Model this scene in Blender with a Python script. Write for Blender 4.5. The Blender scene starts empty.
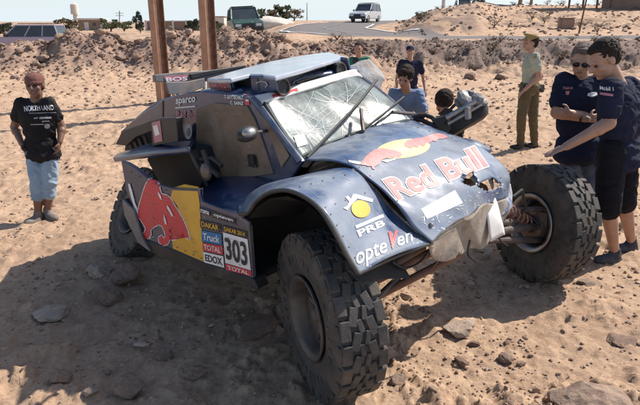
import bpy, bmesh, math, random
import numpy as np
from mathutils import Vector, Matrix, Euler
from mathutils.bvhtree import BVHTree
random.seed(7)
R = math.radians
SC = bpy.context.scene
COL = SC.collection

# ------------------------------------------------------------------ camera, sky, sun, exposure
PITCH = R(18.2); EYE = 2.0; FPX = 554.0
cam_d = bpy.data.cameras.new('camera')
cam = bpy.data.objects.new('camera', cam_d); COL.objects.link(cam)
cam.location = (0, 0, EYE); cam.rotation_euler = (math.pi/2 - PITCH, 0, 0)
cam_d.sensor_width = 36; cam_d.lens = FPX/640*36; cam_d.clip_end = 3000; cam_d.clip_start = 0.05
SC.camera = cam
SUN_AZ, SUN_EL = R(61.5), R(46.5)
sv = Vector((math.sin(SUN_AZ)*math.cos(SUN_EL), math.cos(SUN_AZ)*math.cos(SUN_EL), math.sin(SUN_EL)))
W = bpy.data.worlds.new('World'); SC.world = W; W.use_nodes = True
nt = W.node_tree; bg = nt.nodes['Background']
sky = nt.nodes.new('ShaderNodeTexSky'); sky.sky_type = 'NISHITA'; sky.sun_disc = False
sky.sun_elevation = SUN_EL; sky.sun_rotation = SUN_AZ; sky.altitude = 500; sky.dust_density = 1.5; sky.air_density = 1.0; sky.ozone_density = 1.0
# pale dust near the horizon, the same all the way round
tcw = nt.nodes.new('ShaderNodeTexCoord'); sx_ = nt.nodes.new('ShaderNodeSeparateXYZ'); nt.links.new(tcw.outputs['Generated'], sx_.inputs[0])
mr = nt.nodes.new('ShaderNodeMapRange'); mr.inputs[1].default_value = 0; mr.inputs[2].default_value = .30; mr.inputs[3].default_value = .95; mr.inputs[4].default_value = .0; nt.links.new(sx_.outputs[2], mr.inputs[0])
mw = nt.nodes.new('ShaderNodeMix'); mw.data_type = 'RGBA'; nt.links.new(mr.outputs[0], mw.inputs[0]); nt.links.new(sky.outputs[0], mw.inputs[6]); mw.inputs[7].default_value = (5.1, 5.75, 6.1, 1)
nt.links.new(mw.outputs[2], bg.inputs[0]); bg.inputs[1].default_value = 0.112
sl = bpy.data.lights.new('sun', 'SUN'); sl.energy = 4.6; sl.angle = R(0.6); sl.color = (1.0, 0.93, 0.84)
so = bpy.data.objects.new('sun', sl); COL.objects.link(so); so.rotation_euler = sv.to_track_quat('Z', 'Y').to_euler()
SC.view_settings.view_transform = 'Standard'; SC.view_settings.look = 'None'
SC.view_settings.exposure = 0.52; SC.view_settings.gamma = 1.0

# ------------------------------------------------------------------ helpers
def ray(px, py):
    x, y = px-320, -(py-202.5)
    return Vector((x, y*math.sin(PITCH)+FPX*math.cos(PITCH), y*math.cos(PITCH)-FPX*math.sin(PITCH)))
CAM = Vector((0, 0, EYE))
def at(px, py, Y):                       # world point seen at a photo position, Y metres ahead
    d = ray(px, py); return CAM + d*(Y/d.y)
def gnd(px, py, z=0.0):
    d = ray(px, py); return CAM + d*((z-EYE)/d.z)

# numpy value noise
def _h(ix, iy, s):
    n = (ix.astype(np.int64)*374761393 + iy.astype(np.int64)*668265263 + s*974711) & 0xffffffff
    n = ((n ^ (n >> 13))*1274126177) & 0xffffffff
    return ((n ^ (n >> 16)) & 0xffff)/65535.0
def vnoise(x, y, s=0):
    ix = np.floor(x); iy = np.floor(y); fx = x-ix; fy = y-iy
    fx = fx*fx*fx*(fx*(fx*6-15)+10); fy = fy*fy*fy*(fy*(fy*6-15)+10)
    a = _h(ix, iy, s); b = _h(ix+1, iy, s); c = _h(ix, iy+1, s); d = _h(ix+1, iy+1, s)
    return (a*(1-fx)+b*fx)*(1-fy)+(c*(1-fx)+d*fx)*fy
def fbm(x, y, f, o, s=0, gain=.5):
    r = 0; a = 1; t = 0
    for i in range(o):
        c, sn = math.cos(i*1.3), math.sin(i*1.3)
        r = r+a*vnoise((x*c-y*sn)*f+17*i, (x*sn+y*c)*f-9*i, s+i); t += a; a *= gain; f *= 2.03
    return r/t
def sst(a, b, x):
    t = np.clip((x-a)/(b-a), 0, 1); return t*t*(3-2*t)

def road_x(y):                            # centre of the road that bends away
    return np.interp(y, [31, 36, 40, 46, 54, 62, 75, 95], [9, 4.6, 1.6, 0.3, 1.6, 4.6, 12, 28])
def height(x, y, fine=True):
    x = np.asarray(x, float); y = np.asarray(y, float)
    a = x/np.maximum(y, 1)
    wr = sst(-.16, -.03, a)               # 1 = right part with the raised road
    left = .32*sst(27, 34, y)
    right = 1.0*sst(25.5, 29.5, y) + np.clip((y-33)*.029, 0, .95)
    z = left*(1-wr)+right*wr
    # hillside beyond the road on the right
    hx = sst(.02, .14, a-0.06*sst(30, 60, y)*0)
    zh = sst(40, 74, y)*1.75*sst(.16, .32, a) + sst(36, 41, y)*1.15*sst(.13, .2, a)*(1-sst(60, 74, y)*.8)*(1-sst(.26, .32, a)*.75)
    z = z+zh
    z = z-0.0*hx
    # rubble berm on the left
    crest = np.interp(x, [-40, -14, -12.6, -11.5, -10.5, -9.6, -8, -6, -4.5, -3, -1.2, 0.5, 3], [.9, .9, 1.2, .9, 1.4, 1.2, 1.1, 1.3, 1.3, 1.35, 1.15, .85, .6])
    bn = fbm(x, y, .55, 3, 40)
    prof = np.exp(-((y-24.6-1.2*(bn-.5))/2.3)**2)
    z = z+prof*crest*(1-sst(0, 4, x))*(.8+.4*bn)
    z = z+np.exp(-((y-35)/3.0)**2-((x+5.0)/2.4)**2)*.75    # mound that carries the green car
    # lower ground where the left man stands
    z = z-.05*sst(-1.6, -3.5, x)*sst(8, 5, y)
    if fine:
        rough = np.exp(-((y-25.5)/3.8)**2)
        rough = np.maximum(rough, sst(38, 44, y)*sst(.12, .16, a)*sst(62, 50, y)*.6)
        z = z+rough*((fbm(x, y, 1.0, 6, 3, .58)-.5)*1.2 + (np.abs(fbm(x, y, 2.6, 3, 71)-.5))*-.7+.06)
        z = z+.10*(fbm(x, y, .35, 3, 9)-.5)
        n1 = fbm(x, y, 1.5, 7, 21, .58)-.5
        n2 = np.abs(fbm(x, y, 3.1, 4, 33, .6)-.5)
        road = sst(5.0, 3.4, np.abs(x-road_x(y)))*sst(31, 33, y)
        road = np.maximum(road, sst(3.0, 1.9, np.abs(y-34.2))*sst(7, 9, x))
        n3 = fbm(x, y, 7.5, 4, 88, .6)
        z = z+(1-road)*((.10*n1 - .09*n2)*(.40+1.0*sst(.35, .65, fbm(x, y, .6, 3, 55))) + 0.12*np.clip(n3-.50, 0, 1)*(.5+1.2*sst(.4, .65, fbm(x, y, .9, 3, 66))) + .030*(fbm(x, y, 17, 4, 123, .65)-.5))
        # bank thrown up at the bottom right
        z = z+.10*np.exp(-((x-1.35)/.5)**2-((y-2.25)/.3)**2)
    return z
def H(x, y): return float(height(np.array([x]), np.array([y]))[0])

def mesh_obj(name, verts, faces, mat=None, parent=None, smooth=False, mats=None, fm=None):
    me = bpy.data.meshes.new(name); me.from_pydata([tuple(v) for v in verts], [], faces)
    if mat: me.materials.append(mat)
    if mats:
        for m in mats: me.materials.append(m)
        if fm: me.polygons.foreach_set('material_index', fm)
    if smooth: me.polygons.foreach_set('use_smooth', [True]*len(me.polygons))
    me.update()
    o = bpy.data.objects.new(name, me); COL.objects.link(o)
    if parent: o.parent = parent
    return o
def bm_obj(name, bm, mat=None, parent=None, smooth=False, mats=None):
    me = bpy.data.meshes.new(name); bm.to_mesh(me); bm.free()
    for m in ([mat] if mat else [])+(mats or []): me.materials.append(m)
    if smooth: me.polygons.foreach_set('use_smooth', [True]*len(me.polygons))
    o = bpy.data.objects.new(name, me); COL.objects.link(o)
    if parent: o.parent = parent
    return o
def empty(name, loc=(0, 0, 0), rz=0):
    o = bpy.data.objects.new(name, None); COL.objects.link(o); o.location = loc; o.rotation_euler = (0, 0, rz); o.empty_display_size = .2
    return o
def tag(o, label=None, cat=None, group=None, kind=None):
    if label: o['label'] = label
    if cat: o['category'] = cat
    if group: o['group'] = group
    if kind: o['kind'] = kind
    return o
def add_box(bm, c, s, rot=None, bev=0):
    M = Matrix.Translation(c) @ (rot.to_4x4() if rot else Matrix.Identity(4)) @ Matrix.Diagonal((s[0], s[1], s[2], 1))
    r = bmesh.ops.create_cube(bm, size=1, matrix=M)
    if bev:
        es = list({e for v in r['verts'] for e in v.link_edges})
        bmesh.ops.bevel(bm, geom=es, offset=bev, segments=2, affect='EDGES')
def add_tube(bm, a, b, ra, rb=None, n=12, cap=True):
    a = Vector(a); b = Vector(b); rb = ra if rb is None else rb
    d = b-a; L = d.length
    if L < 1e-6: return
    q = d.to_track_quat('Z', 'Y').to_matrix().to_4x4()
    bmesh.ops.create_cone(bm, cap_ends=cap, segments=n, radius1=ra, radius2=rb, depth=L, matrix=Matrix.Translation((a+b)/2) @ q)
def add_path(bm, pts, r, n=8):
    pts = [Vector(p) for p in pts]
    for i in range(len(pts)-1): add_tube(bm, pts[i], pts[i+1], r, r, n)
    for p in pts[1:-1]: bmesh.ops.create_icosphere(bm, subdivisions=1, radius=r*1.02, matrix=Matrix.Translation(p))
def add_ell(bm, c, r, rot=None, sub=3):
    M = Matrix.Translation(c) @ (rot.to_4x4() if rot else Matrix.Identity(4)) @ Matrix.Diagonal((r[0], r[1], r[2], 1))
    bmesh.ops.create_icosphere(bm, subdivisions=sub, radius=1, matrix=M)
def catmull(pts, n):
    pts = [Vector(p) for p in pts]; P = [pts[0]*2-pts[1]]+pts+[pts[-1]*2-pts[-2]]
    m = len(pts)-1; out = []
    for k in range(n):
        t = k/(n-1)*m; i = min(int(t), m-1); t -= i
        a, b, c, d = P[i:i+4]
        out.append(.5*((2*b)+(c-a)*t+(2*a-5*b+4*c-d)*t*t+(3*b-a-3*c+d)*t*t*t))
    return out

# ------------------------------------------------------------------ materials
def mat(name, col, rough=.6, col2=None, scale=8, metal=0, bump=0, bscale=60, dust=0, dcol=(.36, .26, .18), spec=.5, coat=0, contrast=(.35, .65), dscale=3, coord='Object'):
    m = bpy.data.materials.new(name); m.use_nodes = True; n = m.node_tree.nodes; l = m.node_tree.links
    b = n['Principled BSDF']; b.inputs['Roughness'].default_value = rough; b.inputs['Metallic'].default_value = metal
    b.inputs['Specular IOR Level'].default_value = spec; b.inputs['Coat Weight'].default_value = coat; b.inputs['Coat Roughness'].default_value = .12
    tc = n.new('ShaderNodeTexCoord')
    def noise(s, d=6, r=.6):
        t = n.new('ShaderNodeTexNoise'); t.inputs['Scale'].default_value = s; t.inputs['Detail'].default_value = d; t.inputs['Roughness'].default_value = r
        l.new(tc.outputs[coord], t.inputs['Vector']); return t
    def ramp(src, a, c):
        r_ = n.new('ShaderNodeMapRange'); r_.inputs[1].default_value = a; r_.inputs[2].default_value = c; l.new(src, r_.inputs[0]); return r_.outputs[0]
    def mix(f, a, c):
        x = n.new('ShaderNodeMix'); x.data_type = 'RGBA'; l.new(f, x.inputs[0])
        for v, i in ((a, 6), (c, 7)):
            if isinstance(v, tuple): x.inputs[i].default_value = (*v, 1)
            else: l.new(v, x.inputs[i])
        return x.outputs[2]
    c2 = col2 if col2 else tuple(v*.72 for v in col)
    out = mix(ramp(noise(scale).outputs[0], *contrast), col, c2)
    if dust:
        dn = noise(dscale, 8, .65).outputs[0]
        f = ramp(dn, .75-dust*.55, .95-dust*.4)
        out = mix(f, out, dcol)
        rr = n.new('ShaderNodeMapRange'); rr.inputs[3].default_value = rough; rr.inputs[4].default_value = .85; l.new(f, rr.inputs[0]); l.new(rr.outputs[0], b.inputs['Roughness'])
    l.new(out, b.inputs['Base Color'])
    if bump:
        bp = n.new('ShaderNodeBump'); bp.inputs['Strength'].default_value = bump; bp.inputs['Distance'].default_value = .02
        l.new(noise(bscale, 8, .65).outputs[0], bp.inputs['Height']); l.new(bp.outputs[0], b.inputs['Normal'])
    return m

def ground_material():
    m = bpy.data.materials.new('desert_soil'); m.use_nodes = True; n = m.node_tree.nodes; l = m.node_tree.links; b = n['Principled BSDF']
    b.inputs['Roughness'].default_value = .95; b.inputs['Specular IOR Level'].default_value = .15
    tc = n.new('ShaderNodeTexCoord')
    def noise(s, d=8, r=.6):
        t = n.new('ShaderNodeTexNoise'); t.inputs['Scale'].default_value = s; t.inputs['Detail'].default_value = d; t.inputs['Roughness'].default_value = r
        l.new(tc.outputs['Object'], t.inputs['Vector']); return t.outputs[0]
    def rng(s, a, c, lo=0, hi=1):
        r_ = n.new('ShaderNodeMapRange'); r_.inputs[1].default_value = a; r_.inputs[2].default_value = c; r_.inputs[3].default_value = lo; r_.inputs[4].default_value = hi; l.new(s, r_.inputs[0]); return r_.outputs[0]
    def mix(f, a, c):
        x = n.new('ShaderNodeMix'); x.data_type = 'RGBA'; l.new(f, x.inputs[0])
        for v, i in ((a, 6), (c, 7)):
            if isinstance(v, tuple): x.inputs[i].default_value = (*v, 1)
            else: l.new(v, x.inputs[i])
        return x.outputs[2]
    at_ = n.new('ShaderNodeAttribute'); at_.attribute_name = 'zone'
    sep = n.new('ShaderNodeSeparateColor'); l.new(at_.outputs['Color'], sep.inputs[0])
    c = mix(rng(noise(.7, 6), .35, .65), (.57, .40, .27), (.46, .31, .205))
    c = mix(rng(noise(5, 8, .7), .48, .72), c, (.31, .195, .13))
    c = mix(rng(noise(38, 6, .75), .54, .68), c, (.23, .15, .105))
    c = mix(rng(noise(11, 9, .85), .50, .64), c, (.33, .215, .15))
    c = mix(rng(noise(1.7, 9, .75), .54, .64), c, (.36, .235, .16))
    c = mix(rng(noise(22, 6, .7), .60, .70), c, (.68, .52, .40))
    rub = mix(rng(noise(2.2, 9, .75), .42, .60), (.34, .23, .175), (.19, .128, .10))
    rub = mix(rng(noise(1.1, 6, .7), .50, .62), rub, (.42, .30, .22))
    c = mix(sep.outputs[0], c, rub)
    scrub = mix(rng(noise(1.4, 9, .8), .42, .62), (.25, .18, .145), (.14, .105, .088))  # dark tone for scrub, and for shade on the bank below the road
    c = mix(sep.outputs[1], c, scrub)
    asph = mix(rng(noise(6, 6), .4, .6), (.20, .18, .17), (.16, .145, .14))
    c = mix(sep.outputs[2], c, asph)
    l.new(c, b.inputs['Base Color'])
    bp = n.new('ShaderNodeBump'); bp.inputs['Strength'].default_value = .9; bp.inputs['Distance'].default_value = .018
    l.new(noise(26, 10, .75), bp.inputs['Height']); l.new(bp.outputs[0], b.inputs['Normal'])
    return m
M = {}
M['soil'] = ground_material()
M['rock'] = mat('brown_rock', (.36, .26, .195), .92, (.23, .16, .12), 6, bump=.8, bscale=14, spec=.2)
M['clod_dark'] = mat('dark_clod', (.30, .21, .16), .95, (.20, .135, .105), 9, bump=.6, bscale=30, spec=.1)
M['clod'] = mat('soil_clod', (.46, .325, .225), .95, (.33, .225, .155), 9, bump=.6, bscale=30, spec=.1)
M['rock_pale'] = mat('pale_rock', (.48, .38, .30), .92, (.34, .255, .195), 6, bump=.8, bscale=14, spec=.2)
M['rock_red'] = mat('red_rock', (.29, .195, .145), .92, (.19, .13, .10), 7, bump=.8, bscale=14, spec=.2)
M['paint'] = mat('navy_paint', (.009, .030, .095), .34, (.014, .032, .08), 4, dust=.50, dcol=(.17, .155, .17), coat=.6, bump=.12, bscale=9, dscale=2.2)
M['paint_hood'] = mat('sunlit_tone_navy_paint', (.010, .044, .135), .30, (.022, .060, .145), 5, dust=.72, dcol=(.22, .25, .29), coat=.5, bump=.10, bscale=7, dscale=3)  # pale tone mixes dust with sun and sky sheen put into the colour
M['paint_side'] = mat('dusty_navy_paint', (.045, .05, .085), .45, (.075, .07, .085), 3, dust=.6, dcol=(.17, .14, .13), coat=.2, dscale=2.4)
M['door'] = mat('dust_caked_door', (.18, .12, .08), .5, (.10, .07, .052), 2.2, dust=.55, dcol=(.28, .20, .145), dscale=3)
M['black'] = mat('black_plastic', (.018, .017, .018), .55, (.035, .03, .028), 6, dust=.35, dcol=(.14, .10, .075))
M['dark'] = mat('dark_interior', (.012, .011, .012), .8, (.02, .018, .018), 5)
M['grey'] = mat('grey_composite', (.19, .18, .18), .5, (.12, .115, .12), 4, dust=.4)
M['scuff'] = mat('scuffed_bare_composite', (.30, .265, .225), .6, (.17, .15, .135), 7, dust=.5, bump=.4, bscale=18, contrast=(.45, .58))
M['white'] = mat('dusty_white', (.74, .73, .72), .55, (.60, .56, .52), 8, dust=.25)
M['roof'] = mat('pale_blue_roof', (.30, .34, .42), .28, (.44, .46, .50), 2.5, coat=.6, dust=.4, dcol=(.40, .38, .37))
M['rubber'] = mat('dusty_rubber', (.034, .033, .032), .75, (.06, .054, .05), 9, dust=.55, dcol=(.13, .105, .082), bump=.3, bscale=40, dscale=6)
M['rim'] = mat('worn_rim', (.14, .12, .11), .5, (.07, .058, .052), 10, metal=.4, dust=.55, dcol=(.18, .14, .11))
M['rim_bright'] = mat('scraped_rim', (.42, .41, .40), .38, (.25, .23, .21), 9, metal=.7, dust=.3)
M['spring'] = mat('dull_red_spring', (.30, .10, .08), .5, dust=.4)
M['steel'] = mat('dirty_steel', (.16, .13, .12), .5, (.08, .065, .06), 12, metal=.5, dust=.4)
M['rust'] = mat('rusty_post', (.44, .25, .155), .8, (.33, .18, .11), 5, bump=.3, bscale=30)
M['rust_dark'] = mat('dark_rusty_post', (.22, .115, .075), .85, (.12, .065, .045), 5, bump=.3, bscale=30)
M['yellow'] = mat('yellow_vinyl', (.74, .42, .045), .45, (.60, .32, .04), 4, dust=.2)
M['sun_yellow'] = mat('faded_yellow_vinyl', (.80, .72, .24), .45, (.74, .66, .28), 4, dust=.15)
M['red'] = mat('red_vinyl', (.60, .045, .055), .45, (.50, .04, .05), 5, dust=.25)
M['faded_red'] = mat('faded_red_vinyl', (.60, .11, .12), .5, (.64, .20, .19), 5, dust=.55, dcol=(.62, .38, .34))
M['vinyl_white'] = mat('white_vinyl', (.78, .78, .78), .45, (.66, .64, .62), 6, dust=.15)
M['vinyl_grey'] = mat('grey_vinyl', (.34, .34, .37), .5, (.26, .26, .28), 6)
M['blue'] = mat('blue_vinyl', (.02, .17, .36), .5, (.02, .13, .30), 5, dust=.2)
M['ink'] = mat('black_vinyl', (.012, .012, .014), .5, (.02, .02, .02), 6)
M['pink'] = mat('pink_vinyl', (.50, .17, .22), .5, (.42, .16, .20), 6, dust=.2)

# ------------------------------------------------------------------ ground
def make_ground():
    cx, cy = 0.0, -1.5
    rs = np.concatenate([np.geomspace(1.3, 12, 560), np.geomspace(12, 60, 300)[1:], np.geomspace(60, 900, 50)[1:]])
    th = np.linspace(R(20), R(160), 860)
    RR, TT = np.meshgrid(rs, th, indexing='ij')
    X = cx+RR*np.cos(TT); Y = cy+RR*np.sin(TT)
    Z = height(X, Y)
    nr, nc = X.shape
    v = np.stack([X, Y, Z], -1).reshape(-1, 3)
    idx = np.arange(nr*nc).reshape(nr, nc)
    q = np.stack([idx[:-1, 1:], idx[:-1, :-1], idx[1:, :-1], idx[1:, 1:]], -1).reshape(-1, 4)
    me = bpy.data.meshes.new('ground')
    me.vertices.add(len(v)); me.vertices.foreach_set('co', v.ravel())
    me.loops.add(q.size); me.loops.foreach_set('vertex_index', q.ravel().astype(np.int32))
    me.polygons.add(len(q)); me.polygons.foreach_set('loop_start', np.arange(0, q.size, 4, dtype=np.int32))
    me.polygons.foreach_set('loop_total', np.full(len(q), 4, dtype=np.int32)); me.polygons.foreach_set('use_smooth', np.ones(len(q), bool))
    me.update(calc_edges=True)
    x, y = v[:, 0], v[:, 1]; a = x/np.maximum(y, 1)
    nz = fbm(x, y, .8, 4, 91)
    rub = sst(.25, .5, np.exp(-((y-25.0)/3.2)**2)+.3*(nz-.5))*(1-.6*sst(0, 4, x))
    emb = sst(25.2, 26.5, y+1.5*(nz-.5))*sst(31.2, 30.0, y)*sst(-.02, .06, a)
    emb = np.maximum(emb, sst(36.5, 38, y)*sst(.12, .15, a)*sst(60, 50, y)*sst(.30, .24, a)*sst(.42, .55, nz)*.8)
    emb = np.maximum(emb, .6*sst(38, 42, y)*sst(.5, .62, nz))
    road = np.maximum(sst(3.9, 3.6, np.abs(x-road_x(y)))*sst(34, 36, y), sst(1.9, 1.75, np.abs(y-34.2))*sst(5, 6.5, x))*(y < 95)*sst(-.14, -.1, a)
    ca = me.color_attributes.new('zone', 'FLOAT_COLOR', 'POINT')
    ca.data.foreach_set('color', np.stack([rub, emb, road, np.ones_like(rub)], -1).ravel().astype(np.float32))
    me.materials.append(M['soil'])
    o = bpy.data.objects.new('ground', me); COL.objects.link(o); tag(o, kind='structure')
    return o
ground = make_ground()

def strip(name, pts, w, mt, dz=.012):      # painted line that follows the ground
    pts = catmull([Vector((p[0], p[1], 0)) for p in pts], 40); v = []; f = []
    for i, p in enumerate(pts):
        d = (pts[min(i+1, 39)]-pts[max(i-1, 0)]).normalized(); s = Vector((-d.y, d.x, 0))*w/2
        for q in (p-s, p+s): v.append((q.x, q.y, float(height(np.array([q.x]), np.array([q.y]), False)[0])+dz))
        if i: k = 2*i; f.append((k-2, k-1, k+1, k))
    o = mesh_obj(name, v, f, mt); tag(o, kind='structure'); return o
M['line'] = mat('road_paint', (.72, .70, .66), .7, (.6, .58, .54), 4)
strip('road_edge_line', [(road_x(y)-3.4, y) for y in (37, 40, 43, 46, 50, 54, 58)], .2, M['line'], .06)
strip('road_edge_line', [(road_x(y)+3.4, y) for y in (38, 40, 43, 46, 50, 54)], .22, M['line'], .06)
strip('road_centre_line', [(road_x(y)-.1, y) for y in (38, 41, 44, 47, 51, 55)], .10, M['vinyl_grey'], .05)

# rocks
def rock_mesh(seed, sub=2, squash=.7):
    rnd = random.Random(seed); bm = bmesh.new(); bmesh.ops.create_icosphere(bm, subdivisions=sub, radius=.5)
    pl = [(Vector((rnd.gauss(0, 1), rnd.gauss(0, 1), rnd.gauss(0, 1))).normalized(), rnd.uniform(.27, .42)) for _ in range(9)]
    for v in bm.verts:
        for n_, d_ in pl:
            k = v.co.dot(n_)
            if k > d_: v.co -= n_*(k-d_)
        if sub > 2:
            q = v.co*7+Vector((seed, seed*.7, 0)); k = float(vnoise(np.array([q.x+q.z]), np.array([q.y-q.z*.6]), seed)[0])-.5; k2 = float(vnoise(np.array([q.x*2.6-q.z*2]), np.array([q.y*2.6+q.z]), seed+1)[0])-.5
            v.co *= 1+.16*k+.07*k2
        else: v.co += Vector((rnd.gauss(0, .012), rnd.gauss(0, .012), rnd.gauss(0, .012)))
        v.co.z *= squash
    me = bpy.data.meshes.new('rock'); bm.to_mesh(me); bm.free(); return me
def scatter(name, label, cat, spots, mats, sub=1):   # spots: x,y,size ; joined small stones
    base = []
    for s in range(6):
        me = rock_mesh(100+s, sub)
        base.append((np.array([v.co[:] for v in me.vertices]), [tuple(p.vertices) for p in me.polygons])); bpy.data.meshes.remove(me)
    V = []; F = []; fm = []; off = 0
    xs = np.array([s[0] for s in spots]); ys = np.array([s[1] for s in spots]); zs = height(xs, ys)
    for (x, y, s), z in zip(spots, zs):
        bv, bf = base[random.randrange(6)]
        e = Euler((random.uniform(-.5, .5), random.uniform(-.5, .5), random.uniform(0, 6.28))).to_matrix()
        sc = np.array([s*random.uniform(.8, 1.4), s*random.uniform(.7, 1.1), s*random.uniform(.55, 1.0)])
        w = (bv*sc) @ np.array(e).T + np.array([x, y, z+s*.12]); V.append(w)
        k = random.choice(range(len(mats)))
        for q in bf: F.append((q[0]+off, q[1]+off, q[2]+off)); fm.append(k)
        off += len(bv)
    o = mesh_obj(name, np.concatenate(V), F, mats=mats, fm=fm); tag(o, label, cat, kind='stuff'); return o
sp = []
for _ in range(14000):
    y = 1.4*math.exp(random.random()*math.log(22/1.4)); a = random.uniform(-.75, .75)
    x = a*y; s = min(.13, .008+.0055*y*random.random()**2.2*1.3+random.paretovariate(2.3)*.006)
    if vnoise(np.array([x*1.7]), np.array([y*1.7]), 5)[0] < .42 and random.random() < .8: continue
    sp.append((x, y, s))
scatter('pebbles', 'scattered small stones lying over the bare sandy ground', 'pebbles', sp, [M['clod'], M['clod'], M['clod'], M['rock'], M['rock_pale'], M['rock_red']])
sp = []
for _ in range(7500):
    y = random.gauss(24.4, 1.9); x = random.uniform(-18, 3) if random.random() < .7 else random.uniform(0, 26)
    if x > 1: y = random.uniform(24.5, 30.5)
    sp.append((x, y, min(.38, .05+random.paretovariate(2.3)*.05)))
for _ in range(900):
    y = random.uniform(13, 23); sp.append((random.uniform(-.62, .7)*y, y, random.uniform(.03, .16)))
for _ in range(900):
    y = random.uniform(36, 66); sp.append((random.uniform(.13, .68)*y, y, random.uniform(.08, .4)))
scatter('rubble', 'rough clods and broken rock heaped along the berm', 'rubble', sp, [M['rock'], M['rock_red'], M['clod_dark'], M['clod_dark']])

def rock(px, py, wpx, label, mt, squash=.65, seed=0, group=None, zup=.28, long=1.2, rz=0):
    g = gnd(px, py, 0); 
    for _ in range(3): g = gnd(px, py, H(g.x, g.y))
    s = wpx*(g-CAM).length/FPX
    me = rock_mesh(seed+500, 4, squash); me.materials.append(mt)
    o = bpy.data.objects.new('rock', me); COL.objects.link(o)
    o.scale = (s*long, s, s); o.rotation_euler = (0, 0, rz); o.location = (g.x, g.y, H(g.x, g.y)+s*squash*zup)
    tag(o, label, 'rock', group); return o
rock(100, 274, 24, 'pale blocky stone in the shade below the red bull panel', M['rock_pale'], .55, 1, rz=.3)
rock(129, 281, 28, 'big reddish angular stone in the shade beside the pale block', M['rock_red'], .8, 2)
rock(109, 300, 27, 'rounded reddish stone in shade in front of the pale block', M['rock_red'], .6, 3)
rock(50, 314, 34, 'flat pale slab lying in the shade at the left', M['rock_pale'], .22, 4, rz=-.1)
rock(130, 391, 26, 'dark stone standing at the edge of the shade, bottom left', M['rock'], .8, 5)
rock(60, 381, 18, 'dark lump half sunk in the sunlit soil, bottom left', M['rock'], .8, 6)
rock(90, 394, 13, 'small pale stone just left of the shade edge', M['rock_pale'], .8, 7)
rock(458, 332, 26, 'tan oblong rock at the edge of the shadow before the front axle', M['rock_pale'], .6, 8, long=1.5, zup=.15, rz=.2)
rock(474, 345, 10, 'dark reddish stone just below the tan oblong rock', M['rock_red'], .6, 9)
rock(504, 361, 14, 'small brown stone alone on sunlit soil right of the near front wheel', M['rock'], .7, 10)
rock(461, 364, 13, 'small dark stone on sunlit soil below the tan rock', M['rock_red'], .7, 11)
rock(398, 383, 15, 'dark stone on the soil just right of the near front wheel', M['rock'], .7, 12)
rock(263, 331, 34, 'long angular stone in the shade left of the near front wheel', M['rock_red'], .45, 13, rz=1.0, long=1.6)
rock(193, 374, 22, 'low tan stone in deep shade left of the near tyre', M['rock'], .5, 14)
rock(163, 357, 17, 'small brown stone in deep shade left of the low tan stone', M['rock'], .6, 15)
rock(588, 412, 64, 'large rough boulder cut off by the bottom right edge', M['rock'], .62, 16, zup=.12)
rock(586, 284, 13, 'flat brown stone near the black shoe', M['rock'], .35, 17)
rock(622, 342, 24, 'broad flat rock in the soil at the right', M['rock_red'], .25, 18)
rock(482, 252, 14, 'pale chip of stone in the shadow between the front wheels', M['rock_pale'], .4, 19)
rock(500, 80, 12, 'reddish stone on the flat between car and policeman', M['rock_red'], .7, 20)
rock(470, 79, 13, 'reddish double lump of stone beyond the broken lamp module', M['rock_red'], .6, 21)
rock(64, 52, 10, 'upright brown boulder on the berm near the left edge', M['rock'], .9, 22)
rnd = random.Random(5)
for i in range(46):
    x = rnd.uniform(-14, 2); y = rnd.uniform(22.3, 25.5)
    me = rock_mesh(900+i, 2, .8); me.materials.append(rnd.choice([M['rock'], M['rock_red'], M['clod']]))
    o = bpy.data.objects.new('boulder', me); COL.objects.link(o); s = rnd.uniform(.28, .50); o.scale = (s*1.3, s, s)
    o.rotation_euler = (0, 0, rnd.uniform(0, 6)); o.location = (x, y, H(x, y)+s*.15)
    tag(o, 'rough brown boulder lying among the clods of the rubble berm', 'boulder', 'boulders on the rubble berm')

# ------------------------------------------------------------------ rally buggy
def rotm(yaw, pitch, roll):
    return Matrix.Rotation(R(yaw), 3, 'Z') @ Matrix.Rotation(-R(pitch), 3, 'Y') @ Matrix.Rotation(R(roll), 3, 'X')
CM = rotm(-45, 5, 4); CL = Vector((.8065, 3.2938, .0660))
CW = Matrix.Translation(CL) @ CM.to_4x4(); CI = CW.inverted()
car = empty('rally_buggy'); car.matrix_world = CW
tag(car, 'crashed navy rally buggy number 303 with shattered windscreen and red bull lettering', 'rally buggy')
CO = CI @ CAM; CI3 = CI.to_3x3()
def P(px, py, x=None, y=None, z=None, plane=None):     # photo position + one known body coordinate -> body-local point
    d = CI3 @ ray(px, py)
    if plane: p, n = plane; t = (Vector(p)-CO).dot(n)/d.dot(n)
    elif x is not None: t = (x-CO.x)/d.x
    elif y is not None: t = (y-CO.y)/d.y
    else: t = (z-CO.z)/d.z
    return CO+d*t
def grid_surface(name, rows, nu, nv, mt, parent=car, bulge=0, thick=.012, cut=None, smooth=True, noise=0, off=None):
    """rows: list of lists of 3D points (each row same length); interpolated by Catmull-Rom both ways"""
    cols = [catmull(r, nu) for r in rows]; V = []
    for j in range(nu):
        V.append(catmull([c[j] for c in cols], nv))
    pts = []
    for i in range(nv):
        for j in range(nu):
            p = V[j][i].copy(); u = j/(nu-1)*2-1; p.z += bulge*(1-u*u)
            if noise: p += Vector([noise*(float(vnoise(np.array([p.x*6+k*9]), np.array([p.y*6+p.z*5]), 60+k)[0])-.5) for k in range(3)])
            pts.append(p)
    F = []
    for i in range(nv-1):
        for j in range(nu-1):
            q = (i*nu+j, i*nu+j+1, (i+1)*nu+j+1, (i+1)*nu+j)
            if cut:
                c = sum((pts[k] for k in q), Vector())/4
                if cut(c): continue
            F.append(q)
    o = mesh_obj(name, pts, F, mt, parent, smooth)
    if thick:
        s = o.modifiers.new('solid', 'SOLIDIFY'); s.thickness = thick; s.offset = 0
    return o
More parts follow.
